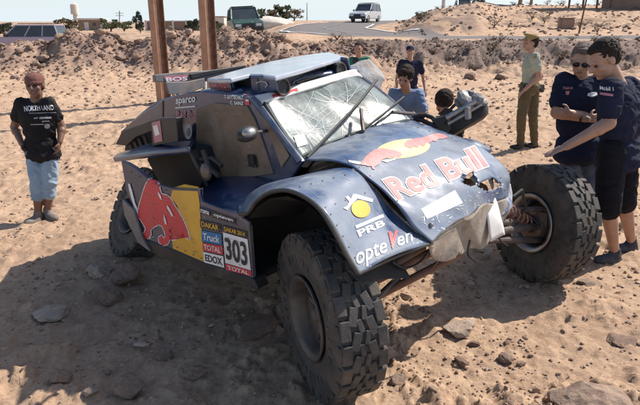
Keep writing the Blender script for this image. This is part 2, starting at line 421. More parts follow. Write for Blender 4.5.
def panel(name, px, mt, parent=car, thick=.02, bev=.004, **kw):
    """flat panel: outline placed on a body plane, given thickness"""
    pts = [P(a, b, **kw) for a, b in px]
    return solid_poly(name, pts, mt, parent, thick, bev)
def solid_poly(name, pts, mt, parent=car, thick=.02, bev=.004):
    bm = bmesh.new(); vs = [bm.verts.new(p) for p in pts]; f = bm.faces.new(vs); f.normal_update()
    n = f.normal.copy(); c = f.calc_center_median()
    if n.dot(CO-c) < 0: n = -n
    r = bmesh.ops.extrude_face_region(bm, geom=[f])
    for v in [g for g in r['geom'] if isinstance(g, bmesh.types.BMVert)]: v.co -= n*thick
    bmesh.ops.recalc_face_normals(bm, faces=bm.faces)
    if bev: 
        try: bmesh.ops.bevel(bm, geom=bm.edges[:], offset=bev, segments=1, affect='EDGES')
        except Exception: pass
    bmesh.ops.triangulate(bm, faces=[f for f in bm.faces if len(f.verts) > 4])
    return bm_obj(name, bm, mt, parent)
def bvh(*objs):
    v = []; f = []
    for o in objs:
        k = len(v); v += [tuple(x.co) for x in o.data.vertices]; f += [tuple(i+k for i in p.vertices) for p in o.data.polygons]
    return BVHTree.FromPolygons(v, f)
def conform(name, bm, tree, mt, parent, off=.004, step=4.0):
    off += SHELL.get(parent.name.split('.')[0], 0)
    """lay a flat outline (photo units) on the body surface it is stuck to"""
    xs = [v.co.x for v in bm.verts]; ys = [v.co.y for v in bm.verts]
    for ax, lo, hi in ((0, min(xs), max(xs)), (1, min(ys), max(ys))):
        t = math.floor(lo/step)*step+step
        while t < hi:
            co = Vector((t, 0, 0)) if ax == 0 else Vector((0, t, 0)); no = Vector((1, 0, 0)) if ax == 0 else Vector((0, 1, 0))
            bmesh.ops.bisect_plane(bm, geom=bm.verts[:]+bm.edges[:]+bm.faces[:], plane_co=co, plane_no=no, dist=1e-5); t += step
    last = None; kill = []
    for v in bm.verts:
        d = (CI3 @ ray(v.co.x, v.co.y)).normalized()
        h = tree.ray_cast(CO, d)
        if h[0] is None:
            if last is None: last = 4.0
            n = tree.find_nearest(CO+d*last)
            v.co = n[0]+(n[1] if n[1].dot(CO-n[0]) > 0 else -n[1])*off; continue
        n = h[1] if h[1].dot(d) < 0 else -h[1]; last = h[3]+.0
        v.co = h[0]+n*off
    bm.normal_update()
    for f in bm.faces:
        if f.normal.dot(CO-f.calc_center_median()) < 0: f.normal_flip()
    return bm_obj(name, bm, mt, parent)
def decal(name, polys, tree, mt, parent, off=.004, step=4.0):
    bm = bmesh.new()
    for p in polys:
        f = bm.faces.new([bm.verts.new((a, b, 0)) for a, b in p])
    bmesh.ops.triangulate(bm, faces=bm.faces[:])
    return conform(name, bm, tree, mt, parent, off, step)
SHELL = {'hood': .004, 'fender': .0065, 'windscreen': .003}
def circle(cx, cy, rx, ry, rot=0, n=28):
    c, s = math.cos(rot), math.sin(rot)
    return [(cx+rx*math.cos(a)*c-ry*math.sin(a)*s, cy+rx*math.cos(a)*s+ry*math.sin(a)*c) for a in [i/n*2*math.pi for i in range(n)]]
def text_bm(s, bold=0, shear=0, bounds=None):
    cu = bpy.data.curves.new('t', 'FONT'); cu.body = s; cu.offset = bold; cu.shear = shear; cu.resolution_u = 3
    o = bpy.data.objects.new('t', cu); COL.objects.link(o); bpy.context.view_layer.update()
    me = bpy.data.meshes.new_from_object(o.evaluated_get(bpy.context.evaluated_depsgraph_get()))
    bm = bmesh.new(); bm.from_mesh(me); bpy.data.objects.remove(o); bpy.data.meshes.remove(me); bpy.data.curves.remove(cu)
    xs = [v.co.x for v in bm.verts]; ys = [v.co.y for v in bm.verts]
    b = bounds or (min(xs), max(xs), min(ys), max(ys))
    return bm, b
def lettering(s, tl, tr, br, bl, tree, mt, parent, off=.005, bold=.012, shear=0, name='lettering', step=4.0, outline=None):
    """text fitted into four corners"""
    if not isinstance(s, str): raise ValueError
    bm, b = text_bm(s, bold, shear)
    def mapv(bm):
        for v in bm.verts:
            u = (v.co.x-b[0])/(b[1]-b[0]); w = (v.co.y-b[2])/(b[3]-b[2])
            top = Vector(tl)*(1-u)+Vector(tr)*u; bot = Vector(bl)*(1-u)+Vector(br)*u
            p = bot*(1-w)+top*w; v.co = (p.x, p.y, 0)
    if outline:
        b2, _ = text_bm(s, bold+outline[1], shear); mapv(b2); conform('lettering_outline', b2, tree, outline[0], parent, off-.0025, step)
    mapv(bm)
    return conform(name, bm, tree, mt, parent, off, step)
def inside(pt, poly):
    x, y = pt; r = False; j = len(poly)-1
    for i in range(len(poly)):
        xi, yi = poly[i]; xj, yj = poly[j]
        if (yi > y) != (yj > y) and x < (xj-xi)*(y-yi)/(yj-yi)+xi: r = not r
        j = i
    return r
def to_px(p):
    q = CW @ p - CAM; a = Vector((0, math.cos(PITCH), -math.sin(PITCH))); u = Vector((0, math.sin(PITCH), math.cos(PITCH)))
    return (320+FPX*q.x/q.dot(a), 202.5-FPX*q.dot(u)/q.dot(a))

# --- hood and nose
near = [P(300, 160, y=-.60), P(345, 163, y=-.58), P(372, 183, y=-.56), P(394, 205, y=-.55), P(414, 226, y=-.53), P(433, 242, y=-.48)]
far = [P(411, 121, y=.62), P(434, 128, y=.66), P(457, 137, y=.68), P(485, 150, y=.70), P(509, 173, y=.70), P(509, 197, y=.68)]
holes = [[(460, 175), (466, 176), (472, 172), (478, 183), (470, 187), (463, 183)], [(476, 186), (484, 181), (492, 177), (501, 184), (496, 190), (486, 192)]]
rows = [[a, a.lerp(b, .5), b] for a, b in zip(near, far)]
hood = grid_surface('hood', rows, 70, 70, M['paint_hood'], bulge=.045, thick=.008, noise=.022,
                    cut=lambda c: any(inside((to_px(c)[0]+random.uniform(-.8, .8), to_px(c)[1]+random.uniform(-.8, .8)), h) for h in holes))
hood['label'] = 'dented sunlit navy bonnet with faded red lettering and torn holes'
# scuffed skin under the nose
hv = [v.co.copy() for v in hood.data.vertices][-70:]      # the skin hangs from the lip of the bonnet
top = [hv[k]+Vector((-.004, 0, -.003)) for k in (0, 17, 35, 52, 69)]
mid = [P(434, 253, y=-.44), P(452, 249, y=-.2), P(470, 240, y=.05), P(490, 228, y=.36), P(508, 209, y=.62)]
bot = [P(436, 257, y=-.40), P(450, 261, y=-.2), P(469, 250, y=.05), P(486, 240, y=.30), P(502, 219, y=.55)]
nose_skin = grid_surface('nose_skin', [top, mid, bot], 40, 24, M['scuff'], bulge=0, thick=.006, noise=.05)
nose_skin['label'] = 'crumpled bare composite under the nose'
hb = bvh(hood)
# --- near front fender
LIP = [((240, 214), (236, 203)), ((248, 213), (240, 200)), ((256, 202), (250, 194)), ((269, 193), (266, 187)), ((287, 190.5), (292, 179)), ((306, 198), (322, 170.5)),
       ((321, 211), (352, 169)), ((335, 233), (374, 189)), ((348, 257), (395, 213)), ((358, 274), (432, 243))]
fr = []
for i, (a, b) in enumerate(LIP):
    A = P(*a, y=-1.08); B = P(*b, y=[-.72, -.70, -.68, -.66, -.63, -.60, -.575, -.535, -.505, -.465][i])
    m = A.lerp(B, .45); m.z += .03 if i < 6 else .018
    fr.append([A, m, B])
fender = grid_surface('fender', fr, 26, 70, M['paint_hood'], thick=.012, noise=.010)
lipb = bmesh.new(); add_path(lipb, catmull([P(*a, y=-1.085) for a, b in LIP], 34), .011, 8)
add_path(lipb, catmull([P(*LIP[-1][0], y=-1.08), P(395, 257, y=-.77), P(*LIP[-1][1], y=-.47)], 8), .010, 8)
bm_obj('fender_lip', lipb, M['black'], fender)
fb = bvh(fender)
# inner well: wall and liner
bm = bmesh.new()
liner = []
for i, (a, b) in enumerate(LIP):
    A = P(*a, y=-1.06); A.z -= .03; liner.append(A)
vv = []
for A in liner:
    vv.append((bm.verts.new(A), bm.verts.new((A.x-.08, -.56, A.z-.14 if A.x < -.15 else A.z-.22))))
for i in range(len(vv)-1): bm.faces.new((vv[i][0], vv[i][1], vv[i+1][1], vv[i+1][0]))
bm_obj('wheel_arch_liner', bm, M['dark'], car)
# --- chassis: floor, tub, tubes
bm = bmesh.new()
add_box(bm, (-.50, 0, .72), (.74, .86, .46), bev=.03)
add_box(bm, (-1.5, 0, .52), (1.9, 1.3, .10), bev=.02)
add_box(bm, (-2.15, .05, .85), (.7, 1.1, .5), bev=.03)
add_box(bm, (-1.30, .2, .80), (.9, .9, .5), bev=.03)
bm_obj('chassis_tub', bm, M['dark'], car)
bm = bmesh.new(); add_box(bm, (-1.30, -.79, .60), (1.45, .30, .05), bev=.01); bm_obj('light_block_floor', bm, M['dark'], car)  # added floor, unseen, stops sunlight leaking out under the side
bm = bmesh.new(); add_box(bm, (-1.05, -.585, .80), (1.5, .02, .50)); bm_obj('light_block_side', bm, M['dark'], car)  # added unseen partition, keeps sun through the windscreen off the ground
bm = bmesh.new()
for s in (-1, 1):
    add_path(bm, [(-2.4, .5*s, 1.0), (-1.65, .54*s, 1.52), (-1.15, .50*s, 1.50), (-.78, .48*s, 1.10)], .025)
    add_path(bm, [(-1.65, .54*s, 1.52), (-1.6, .55*s, .55)], .025)
add_path(bm, [(-1.65, .54, 1.52), (-1.65, -.54, 1.52)], .025); add_path(bm, [(-1.15, .50, 1.50), (-1.15, -.50, 1.50)], .025)
bm_obj('roll_cage', bm, M['steel'], car)
for y in (-.3, .3):
    bm = bmesh.new(); add_box(bm, (-1.35, y, .85), (.45, .42, .16), bev=.05); add_box(bm, (-1.55, y, 1.15), (.14, .42, .62), Euler((0, -.2, 0)).to_matrix(), bev=.05)
    bm_obj('seat', bm, M['black'], car)

# --- side panel, sill, side pod
PLN = (Vector((-.57, -1.06, .6)), Vector((.09, -1, .05)).normalized())      # the panel tapers in to the rear
side_px = [(121, 161), (127, 163), (137, 169), (147, 178), (160, 185), (172, 188.5), (198, 190), (200, 205), (217, 212), (237, 218), (249, 226), (253, 279), (205, 263), (173, 250), (141, 238), (134, 213), (126, 190)]
side = panel('side_panel', side_px, M['paint_side'], thick=.03, plane=PLN)
sill_px = [(122, 199), (134, 213), (141, 238), (173, 250), (205, 263), (253, 279), (258, 290), (205, 275), (171, 263), (146, 250), (128, 226)]
sp_ = (PLN[0]+Vector((0, -.012, 0)), PLN[1])
panel('sill', sill_px, M['black'], thick=.10, bev=.008, plane=sp_)
panel('mud_flap', [(122, 199), (133, 210), (142, 238), (150, 252), (138, 243), (124, 215)], M['grey'], thick=.02, plane=(PLN[0]+Vector((0, -.03, 0)), PLN[1]))
sb = bvh(side)
# pod top: flat deck between panel and cabin
pr = [[P(199, 206, plane=PLN), P(200, 188, y=-.66)], [P(217, 213, plane=PLN), P(217, 178, y=-.66)], [P(238, 217, plane=PLN), P(252, 177, y=-.66)], [P(244, 216, y=-1.07), P(282, 184, y=-.66)]]
pod = grid_surface('side_pod', [[a, a.lerp(b, .5)+Vector((0, 0, .02)), b] for a, b in pr], 20, 24, M['paint'], thick=.015, noise=.012)
panel('side_pod_lip', [(198, 190), (200, 189), (200, 206), (237, 219), (249, 227), (249, 222), (238, 213.5), (217, 207), (202, 201)], M['paint'], thick=.02, plane=(PLN[0]+Vector((0, -.008, 0)), PLN[1]))
# yellow top fold of the flash
panel('yellow_fold', [(172, 188), (184, 184.5), (197, 187), (200, 191), (186, 193), (174, 190.5)], M['yellow'], thick=.01, bev=0, plane=(PLN[0]+Vector((0, .03, 0)), PLN[1]))
# dark cockpit-side opening behind the pod, its box and clutter
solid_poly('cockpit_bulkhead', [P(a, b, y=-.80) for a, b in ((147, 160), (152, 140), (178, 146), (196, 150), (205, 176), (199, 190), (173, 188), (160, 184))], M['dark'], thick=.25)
bm = bmesh.new(); add_path(bm, [P(203, 150, y=-.86), P(210, 168, y=-.86), P(219, 176, y=-.86)], .018); add_path(bm, [P(197, 160, y=-.88), P(212, 158, y=-.84), P(222, 166, y=-.84)], .014)
add_path(bm, [P(188, 146, y=-.9), P(199, 168, y=-.9), P(207, 186, y=-.88)], .016)
bm_obj('side_tube', bm, M['black'], car)
bm = bmesh.new(); c = P(206, 172, y=-.95); add_ell(bm, c, (.045, .03, .06), sub=2); bm_obj('filler_cap', bm, M['steel'], car)
# rear shelf fender (horizontal blue plate)
A = P(114, 159, y=-1.0); B = P(189, 149, y=-.98); C_ = P(196, 145, y=-.72); D = P(128, 153, y=-.70)
A.z = B.z = (A.z+B.z)/2
rf = grid_surface('rear_fender', [[P(114, 160, y=-1.0), P(152, 155, y=-1.01), P(190, 150, y=-.98)], [P(118, 156, y=-.9), P(154, 149, y=-.9), P(192, 147, y=-.85)], [P(124, 153.5, y=-.80), P(155, 144.5, y=-.78), P(194, 143, y=-.72)]], 24, 12, M['paint'], thick=.035)
# --- cabin side
cab_px = [(121, 132), (131, 122), (145, 111.5), (162, 100.5), (182, 94), (200, 92), (228, 94), (247, 97), (256, 101), (268, 117), (284, 140), (302, 162), (286, 186), (270, 181), (252, 178), (217, 180), (200, 190), (185, 172), (172, 150), (152, 150), (149, 122), (135, 131)]
cabin = panel('cabin_side', cab_px, M['paint'], thick=.03, y=-.66)
tree_c = bvh(cabin)
door = panel('door', [(196, 109), (214, 103), (247, 106), (254, 119), (262, 141), (273, 174), (252, 177), (220, 177), (207, 160), (196, 142)], M['door'], thick=.02, y=-.672)
bm = bmesh.new(); add_box(bm, P(252, 161, y=-.69), (.07, .02, .08), bev=.004); bm_obj('door_vent', bm, M['ink'], door)
quarter = panel('quarter_window', [(260, 113), (268, 121), (279, 139), (289, 156), (281, 168), (274, 148), (266, 127)], M['door'], thick=.01, y=-.674)
quarter['label'] = 'dust coated triangular side window ahead of the door'
# seam of rear bodywork and slope deck
panel('body_seam', [(162, 101), (163.2, 100.6), (163.2, 117), (162, 117)], M['ink'], thick=.004, bev=0, y=-.664)
deck = grid_surface('rear_deck', [[P(121, 133, y=-.64), P(121, 133, y=-.64)+Vector((0, 1.25, -.02))], [P(145, 111.5, y=-.64), P(145, 111.5, y=-.64)+Vector((0, 1.25, 0))], [P(162, 100.5, y=-.64), P(162, 100.5, y=-.64)+Vector((0, 1.25, 0))], [P(200, 92, y=-.64), P(200, 92, y=-.64)+Vector((0, 1.25, 0))]], 10, 20, M['paint'], thick=.02)
# far cabin side
v = [P(a, b, y=-.66) for a, b in cab_px]
v = [Vector((p.x, .62, p.z-.03)) for p in v if p.x < -1.22]
v += [Vector((-1.22, .62, 1.58)), Vector((-1.22, .62, 1.12))] if v[0].z > 0 else []
cen = sum(v, Vector())/len(v); v.sort(key=lambda p: math.atan2(p.z-cen.z, p.x-cen.x))
solid_poly('cabin_side', v, M['paint'], thick=.03)
M['roof_dull'] = mat('crumpled_pale_skin', (.32, .34, .37), .6, (.20, .21, .24), 9, dust=.5, bump=.6, bscale=22)
solid_poly('light_block_far_door', [Vector((-1.24, .59, 1.55)), Vector((-1.24, .59, 1.0)), Vector((-.66, .59, 1.0)), Vector((-.70, .59, 1.12)), Vector((-1.02, .57, 1.42))], M['dark'], thick=.02)  # added behind the glass to block sun entering from the far side
solid_poly('cabin_side', [Vector((-1.22, .62, .7)), Vector((-.5, .62, .7)), Vector((-.62, .62, 1.10)), Vector((-1.22, .62, 1.12))], M['paint'], thick=.03)
# tail: black flap with sticker, dark tail box
flap = panel('tail_flap', [(151, 121), (161, 118.5), (176, 118), (178, 142), (164, 144), (152, 146)], M['black'], thick=.05, y=-.90)
panel('tail_fin', [(115, 144.5), (122, 131), (150, 121.5), (153, 124), (152, 131), (136, 137), (126, 146)], M['black'], thick=.04, y=-.80)
solid_poly('tail_box', [P(a, b, y=-.62) for a, b in ((126, 134), (150, 124), (152, 152), (124, 158))], M['dark'], thick=.5)
bm = bmesh.new()
for k in range(4): add_tube(bm, P(129+5*k, 139-2*k, y=-.74), P(134+5*k, 152-2*k, y=-.68), .014)
bm_obj('tail_pipework', bm, M['steel'], car)
decal('tail_sticker', [[(152, 122.5), (160.5, 120.5), (163, 141), (155, 143)]], bvh(flap), M['pink'], flap)
decal('tail_sticker', [[(153.5, 126), (158, 124.5), (160.5, 134), (156, 136)]], bvh(flap), M['vinyl_white'], flap, off=.006)
# --- roof, scoop, windscreen
ZR = 1.70
roof_base = grid_surface('roof', [[P(200, 92, y=-.64), P(200, 92, y=-.64)+Vector((0, .62, .03)), P(200, 92, y=-.64)+Vector((0, 1.26, 0))], [P(228, 94.5, y=-.64), P(228, 94, y=-.64)+Vector((0, .62, .03)), P(228, 94, y=-.64)+Vector((0, 1.26, 0))], [P(256, 101, y=-.62), P(303, 84, y=0), P(357, 77.5, y=.60)]], 24, 16, M['paint'], thick=.02)
plate_px = [(207, 78.5), (226, 73), (243, 68.5), (268, 62), (290, 57.5), (312, 54), (330, 52), (346, 56.5), (312, 66), (275, 76.5), (262, 74.5), (250, 74), (231, 78.5), (218, 79)]
plate = solid_poly('roof_scoop_plate', [P(a, b, z=ZR+.03) for a, b in plate_px], M['roof'], thick=.03, bev=.008)
plate['label'] = 'pale glossy top of the roof scoop'
sside = panel('scoop_side', [(250, 75.5), (262, 75.5), (274.5, 78), (277, 90.5), (262, 93), (252, 96)], M['paint'], thick=.02, y=-.50)
rside = panel('scoop_tail_side', [(208, 79.5), (231, 79), (235, 94), (211, 94)], M['paint'], thick=.03, y=-.52)
panel('scoop_side_window', [(231, 79), (250, 75.5), (252, 96), (235, 94.5)], M['dark'], thick=.02, y=-.44)
solid_poly('scoop_throat', [P(a, b, y=y)+Vector((-.16, 0, 0)) for a, b, y in ((275, 77, -.5), (347, 58, .5), (350, 71, .5), (277, 91, -.5))], M['ink'], thick=.02)
panel('scoop_far_side', [(347, 58), (340, 57), (343, 71), (350, 71)], M['paint'], thick=.02, y=.50)
for px, py, y in ((283, 87, -.42), (341, 70, .40)):
    bm = bmesh.new(); c = P(px, py, y=y); add_tube(bm, c+Vector((-.12, 0, 0)), c, .048, .055, 20); o = bm_obj('air_intake', bm, M['black'], car)
    bm = bmesh.new()
    for a in range(16):
        t0, t1 = a/16*6.283, (a+1)/16*6.283
        add_tube(bm, c+Vector((.004, .052*math.cos(t0), .052*math.sin(t0))), c+Vector((.004, .052*math.cos(t1), .052*math.sin(t1))), .008, None, 6)
    bm_obj('intake_ring', bm, M['steel'], o)
bm = bmesh.new(); add_tube(bm, P(298, 83, y=-.15)+Vector((-.02, 0, 0)), P(322, 75, y=.2)+Vector((-.02, 0, 0)), .009); bm_obj('scoop_strut', bm, M['steel'], car)
rail = grid_surface('windscreen_rail', [[P(253, 98, y=-.63), P(277, 92, y=-.42), P(313, 81.5, y=0), P(350, 70, y=.5), P(356, 73, y=.60)], [P(262, 104, y=-.63), P(285, 97, y=-.40), P(318, 87, y=0), P(350, 78, y=.48), P(362, 78, y=.60)]], 30, 6, M['white'], thick=.03)
gl_rows = [[P(264, 102, y=-.60), P(313, 87, y=0), P(359, 76, y=.60)], [P(282, 130, y=-.61), P(334, 112, y=0), P(388, 99, y=.61)], [P(300, 158, y=-.62), P(353, 138, y=0), P(410, 120, y=.62)]]
gm = bpy.data.materials.new('shattered_glass'); gm.use_nodes = True; n = gm.node_tree.nodes; l = gm.node_tree.links; b = n['Principled BSDF']
tc = n.new('ShaderNodeTexCoord'); nz = n.new('ShaderNodeTexNoise'); nz.inputs['Scale'].default_value = 5; l.new(tc.outputs['Object'], nz.inputs['Vector'])
mx = n.new('ShaderNodeMix'); mx.data_type = 'VECTOR'; mx.inputs[0].default_value = .22; l.new(tc.outputs['Object'], mx.inputs[4]); l.new(nz.outputs['Color'], mx.inputs[5])
vo = n.new('ShaderNodeTexVoronoi'); vo.feature = 'DISTANCE_TO_EDGE'; vo.inputs['Scale'].default_value = 13; l.new(mx.outputs[1], vo.inputs['Vector'])
cr = n.new('ShaderNodeMapRange'); cr.inputs[1].default_value = .012; cr.inputs[2].default_value = .04; cr.inputs[3].default_value = 1; cr.inputs[4].default_value = 0; l.new(vo.outputs[0], cr.inputs[0])
n2 = n.new('ShaderNodeTexNoise'); n2.inputs['Scale'].default_value = 2.6; n2.inputs['Detail'].default_value = 7; n2.inputs['Roughness'].default_value = .7; l.new(tc.outputs['Object'], n2.inputs['Vector'])
dr = n.new('ShaderNodeMapRange'); dr.inputs[1].default_value = .38; dr.inputs[2].default_value = .66; dr.inputs[3].default_value = .30; dr.inputs[4].default_value = .82; l.new(n2.outputs[0], dr.inputs[0])
cm = n.new('ShaderNodeMath'); cm.operation = 'MULTIPLY'; cm.inputs[1].default_value = .55; l.new(cr.outputs[0], cm.inputs[0])
mm = n.new('ShaderNodeMath'); mm.operation = 'MAXIMUM'; l.new(cm.outputs[0], mm.inputs[0]); l.new(dr.outputs[0], mm.inputs[1])
cx_ = n.new('ShaderNodeMix'); cx_.data_type = 'RGBA'; cx_.inputs[6].default_value = (.09, .115, .11, 1); cx_.inputs[7].default_value = (.34, .39, .37, 1); l.new(mm.outputs[0], cx_.inputs[0])
l.new(cx_.outputs[2], b.inputs['Base Color']); b.inputs['Roughness'].default_value = .22; b.inputs['Specular IOR Level'].default_value = .6
l.new(mm.outputs[0], b.inputs['Alpha'])
bp = n.new('ShaderNodeBump'); bp.inputs['Strength'].default_value = .25; bp.inputs['Distance'].default_value = .006; l.new(vo.outputs[0], bp.inputs['Height']); l.new(bp.outputs[0], b.inputs['Normal'])
M['glass'] = gm
glass = grid_surface('windscreen', gl_rows, 30, 24, gm, thick=.006, bulge=.03, noise=.018)
glass['label'] = 'shattered and dusty windscreen'
gb = bvh(glass)
# cracks radiating and wandering over the glass
M['crack'] = mat('crushed_glass', (.56, .60, .60), .4, (.40, .45, .45), 9)
bm = bmesh.new(); rnd = random.Random(11)
def crack(x, y, a, L, w):
    pts = [(x, y)]
    while L > 0:
        s = rnd.uniform(3, 8); a += rnd.gauss(0, .13); x += math.cos(a)*s; y += math.sin(a)*s*.8; L -= s
        if not inside((x, y), [(266, 104), (356, 79), (404, 120), (354, 135), (302, 155)]): break
        pts.append((x, y))
        if rnd.random() < .22: crack(x, y, a+rnd.choice((-1, 1))*rnd.uniform(.5, 1.1), L*.6, w*.8)
    for (x0, y0), (x1, y1) in zip(pts[:-1], pts[1:]):
        d = math.hypot(x1-x0, y1-y0); nx, ny = -(y1-y0)/d*w, (x1-x0)/d*w
        bm.faces.new([bm.verts.new((x0-nx, y0-ny, 0)), bm.verts.new((x1-nx, y1-ny, 0)), bm.verts.new((x1+nx, y1+ny, 0)), bm.verts.new((x0+nx, y0+ny, 0))])
for k in range(13): crack(338+rnd.uniform(-9, 9), 103+rnd.uniform(-7, 7), k/15*6.28+rnd.uniform(-.2, .2), rnd.uniform(25, 75), rnd.uniform(.05, .14))
for k in range(9): crack(300+rnd.uniform(-8, 8), 128+rnd.uniform(-8, 8), rnd.uniform(0, 6.28), rnd.uniform(15, 45), rnd.uniform(.05, .12))
for k in range(9): crack(375+rnd.uniform(-8, 8), 113+rnd.uniform(-5, 5), rnd.uniform(0, 6.28), rnd.uniform(15, 40), rnd.uniform(.05, .13))
conform('glass_crack', bm, gb, M['crack'], glass, .007, 50)
decal('screen_sticker', [[(293, 137), (303, 134), (307, 145), (297, 148)]], gb, M['vinyl_white'], glass, .006)
rb = bvh(rail)
decal('rail_sticker', [[(271, 97.5), (296, 90), (297.5, 93), (274, 101)]], rb, M['red'], rail, .018)
# A pillars and frame
for pts, r_, m_ in (([(252, 98, -.65), (262, 110, -.655), (300, 162, -.655)], .022, 'paint'), ([(263, 102, -.61), (299, 159, -.63)], .013, 'ink'), ([(358, 75, .61), (386, 97, .63), (412, 121, .64)], .022, 'paint')):
    bm = bmesh.new(); add_path(bm, [P(a, b_, y=y) for a, b_, y in pts], r_); bm_obj('windscreen_pillar', bm, M[m_], car)
bm = bmesh.new(); add_path(bm, [P(300, 160, y=-.62), P(353, 139, y=0), P(410, 122, y=.62)], .012); bm_obj('scuttle_seal', bm, M['ink'], car)
# wipers
def wiper(pts, base, r=.008, w=.0105):
    bm = bmesh.new(); pp = [P(a, b_, y=y)+Vector((.05, 0, .03)) for a, b_, y in pts]; add_path(bm, pp, w, 6)
    o = bm_obj('wiper', bm, M['ink'], car)
    bm = bmesh.new(); add_path(bm, [P(a, b_, y=y)+Vector((.05, 0, .03)) for a, b_, y in base], .014, 8); bm_obj('wiper_arm', bm, M['steel'], o)
wiper([(372, 84, .52), (353, 108, .14), (302, 162, -.58)], [(356, 114, .15), (357, 125, .05), (358, 135, .0), (352, 138, 0)])
wiper([(399, 101, .62), (376, 120, .3), (347, 142, -.05)], [(387, 116, .4), (409, 118, .60)])
bm = bmesh.new(); add_path(bm, [P(347, 145, y=-.05)+Vector((.03, 0, .02)), P(330, 150, y=-.3)+Vector((.03, 0, .02)), P(300, 163, y=-.6)+Vector((.03, 0, .02))], .010)
add_ell(bm, P(358, 137, y=.05)+Vector((.04, 0, .02)), (.03, .03, .03), sub=2); add_ell(bm, P(344, 141, y=-.08)+Vector((.04, 0, .02)), (.028, .028, .028), sub=2); bm_obj('wiper_linkage', bm, M['ink'], car)
# mirror
bm = bmesh.new(); add_tube(bm, P(250, 133, y=-.88), P(266, 131, y=-.66), .010); bm_obj('mirror_arm', bm, M['steel'], car)
bm = bmesh.new(); add_ell(bm, P(247, 134, y=-.90), (.05, .085, .045), Euler((0, 0, .3)).to_matrix()); mo = bm_obj('mirror', bm, M['black'], car, True)
bm = bmesh.new(); add_ell(bm, P(249, 132.5, y=-.93), (.035, .05, .028), Euler((0, 0, .3)).to_matrix(), 2); bm_obj('mirror_glass', bm, M['rim_bright'], mo, True)
# --- rear wing
wx = -2.35
wing_px = [(155, 75), (175, 72.5), (210, 70.5), (246, 65), (250, 69), (214, 77), (188, 81.5), (170, 82.5), (156, 81.5)]
wing = panel('rear_wing', wing_px, M['grey'], thick=.05, x=wx)
panel('wing_endplate', [(166, 82), (188, 81.5), (205, 78), (205, 87), (192, 92.5), (180, 94), (169, 94.5)], M['grey'], thick=.02, x=wx+.10)
panel('wing_flap', [(190, 74), (214, 70), (246, 65), (246, 67), (214, 74), (192, 79)], M['ink'], thick=.02, x=wx+.02)
for q in ((175, 82, 180, 100), (205, 78, 205, 93)):
    bm = bmesh.new(); add_tube(bm, P(q[0], q[1], x=wx-.05), P(q[2], q[3], x=wx+.05), .02); bm_obj('wing_strut', bm, M['grey'], car)
wb = bvh(wing)
decal('wing_sticker', [[(164, 76), (188, 75), (188, 82), (165, 83)]], wb, M['pink'], wing, .004)
lettering('BOS', (165.5, 77.5), (187, 76.5), (187, 80.5), (166, 81.5), wb, M['vinyl_white'], wing, .007, .02)

# --- graphics on the bodywork
# bonnet: sun, bulls, name
decal('sun_disc', [circle(403, 149.5, 27, 9.4, -.12)], hb, M['sun_yellow'], hood, .002)
def z4(pts): return [(340+a/3.68, 120+b_/3.68) for a, b_ in pts]
def z5(pts): return [(340+a/4.77, 130+b_/4.77) for a, b_ in pts]
decal('bull_emblem', [z5([(92, 168), (108, 150), (122, 132), (140, 116), (162, 100), (190, 92), (212, 92), (232, 98), (252, 100), (284, 108), (296, 120), (286, 132), (262, 140), (236, 134), (214, 140), (196, 148), (186, 166), (172, 162), (160, 180), (166, 192), (152, 190), (146, 176), (130, 178), (116, 170), (104, 172)])], hb, M['faded_red'], hood, .004)
decal('bull_emblem', [z5([(306, 66), (320, 54), (350, 46), (384, 42), (412, 34), (440, 24), (470, 20), (500, 28), (512, 40), (490, 46), (468, 46), (456, 58), (440, 56), (424, 66), (410, 62), (404, 78), (390, 84), (384, 74), (366, 88), (350, 82), (338, 92), (322, 86), (308, 78)])], hb, M['faded_red'], hood, .004)
decal('flash_stripe', [z4([(30, 152), (62, 156), (92, 163), (96, 170), (60, 166), (34, 160)])], hb, M['vinyl_white'], hood, .004)
decal('flash_stripe', [z4([(150, 152), (190, 148), (212, 138), (200, 150), (170, 160)])], hb, M['vinyl_white'], hood, .004)
lettering('Red Bull', (382, 181), (474, 147), (487.5, 167), (398, 201), hb, M['faded_red'], hood, .006, .028, 0, outline=(M['vinyl_white'], .035))
bm = bmesh.new()
tp = grid_surface('number_patch', [[P(421, 209, y=-.33), P(455, 190, y=.12)], [P(427, 219, y=-.33), P(463, 203, y=.12)]], 12, 8, M['white'], thick=0)
for v_ in tp.data.vertices:
    h = hb.ray_cast(CO, (v_.co-CO).normalized())
    if h[0]: v_.co = h[0]+(CO-h[0]).normalized()*.010
# white tape strip hanging over the nose, torn flap
grid_surface('torn_strip', [[P(478, 195, y=.27), P(491, 193, y=.40)], [P(484, 214, y=.24), P(498, 209, y=.38)], [P(489, 240, y=.22), P(504, 236, y=.36)]], 8, 16, M['white'], thick=.006, noise=.03)
grid_surface('torn_edge', [[P(452, 187, y=.10), P(470, 189, y=.25), P(484, 194, y=.38)], [P(455, 193, y=.10), P(472, 197, y=.25), P(484, 201, y=.35)]], 16, 6, M['white'], thick=.004, noise=.05)
grid_surface('torn_edge', [[P(486, 180, y=.42), P(494, 177, y=.52)], [P(490, 191, y=.42), P(492, 184, y=.52)]], 6, 6, M['scuff'], thick=.004, noise=.06)
grid_surface('torn_edge', [[P(468, 178, y=.24), P(486, 168, y=.50), P(500, 172, y=.62)], [P(474, 184, y=.24), P(489, 176, y=.5), P(503, 179, y=.62)]], 16, 6, M['white'], thick=.004, noise=.05)
M['silver_skin'] = mat('scraped_silver_skin', (.44, .46, .50), .4, (.14, .18, .30), 10, dust=.4, bump=.4, contrast=(.48, .56))
grid_surface('nose_cap', [[P(484, 199, y=.42), P(498, 192, y=.55), P(513, 184, y=.72)], [P(488, 209, y=.42), P(501, 203, y=.56), P(515, 196, y=.74)], [P(492, 219, y=.40), P(503, 213, y=.54), P(512, 206, y=.70)]], 22, 16, M['silver_skin'], thick=.006, noise=.05)
bm = bmesh.new()
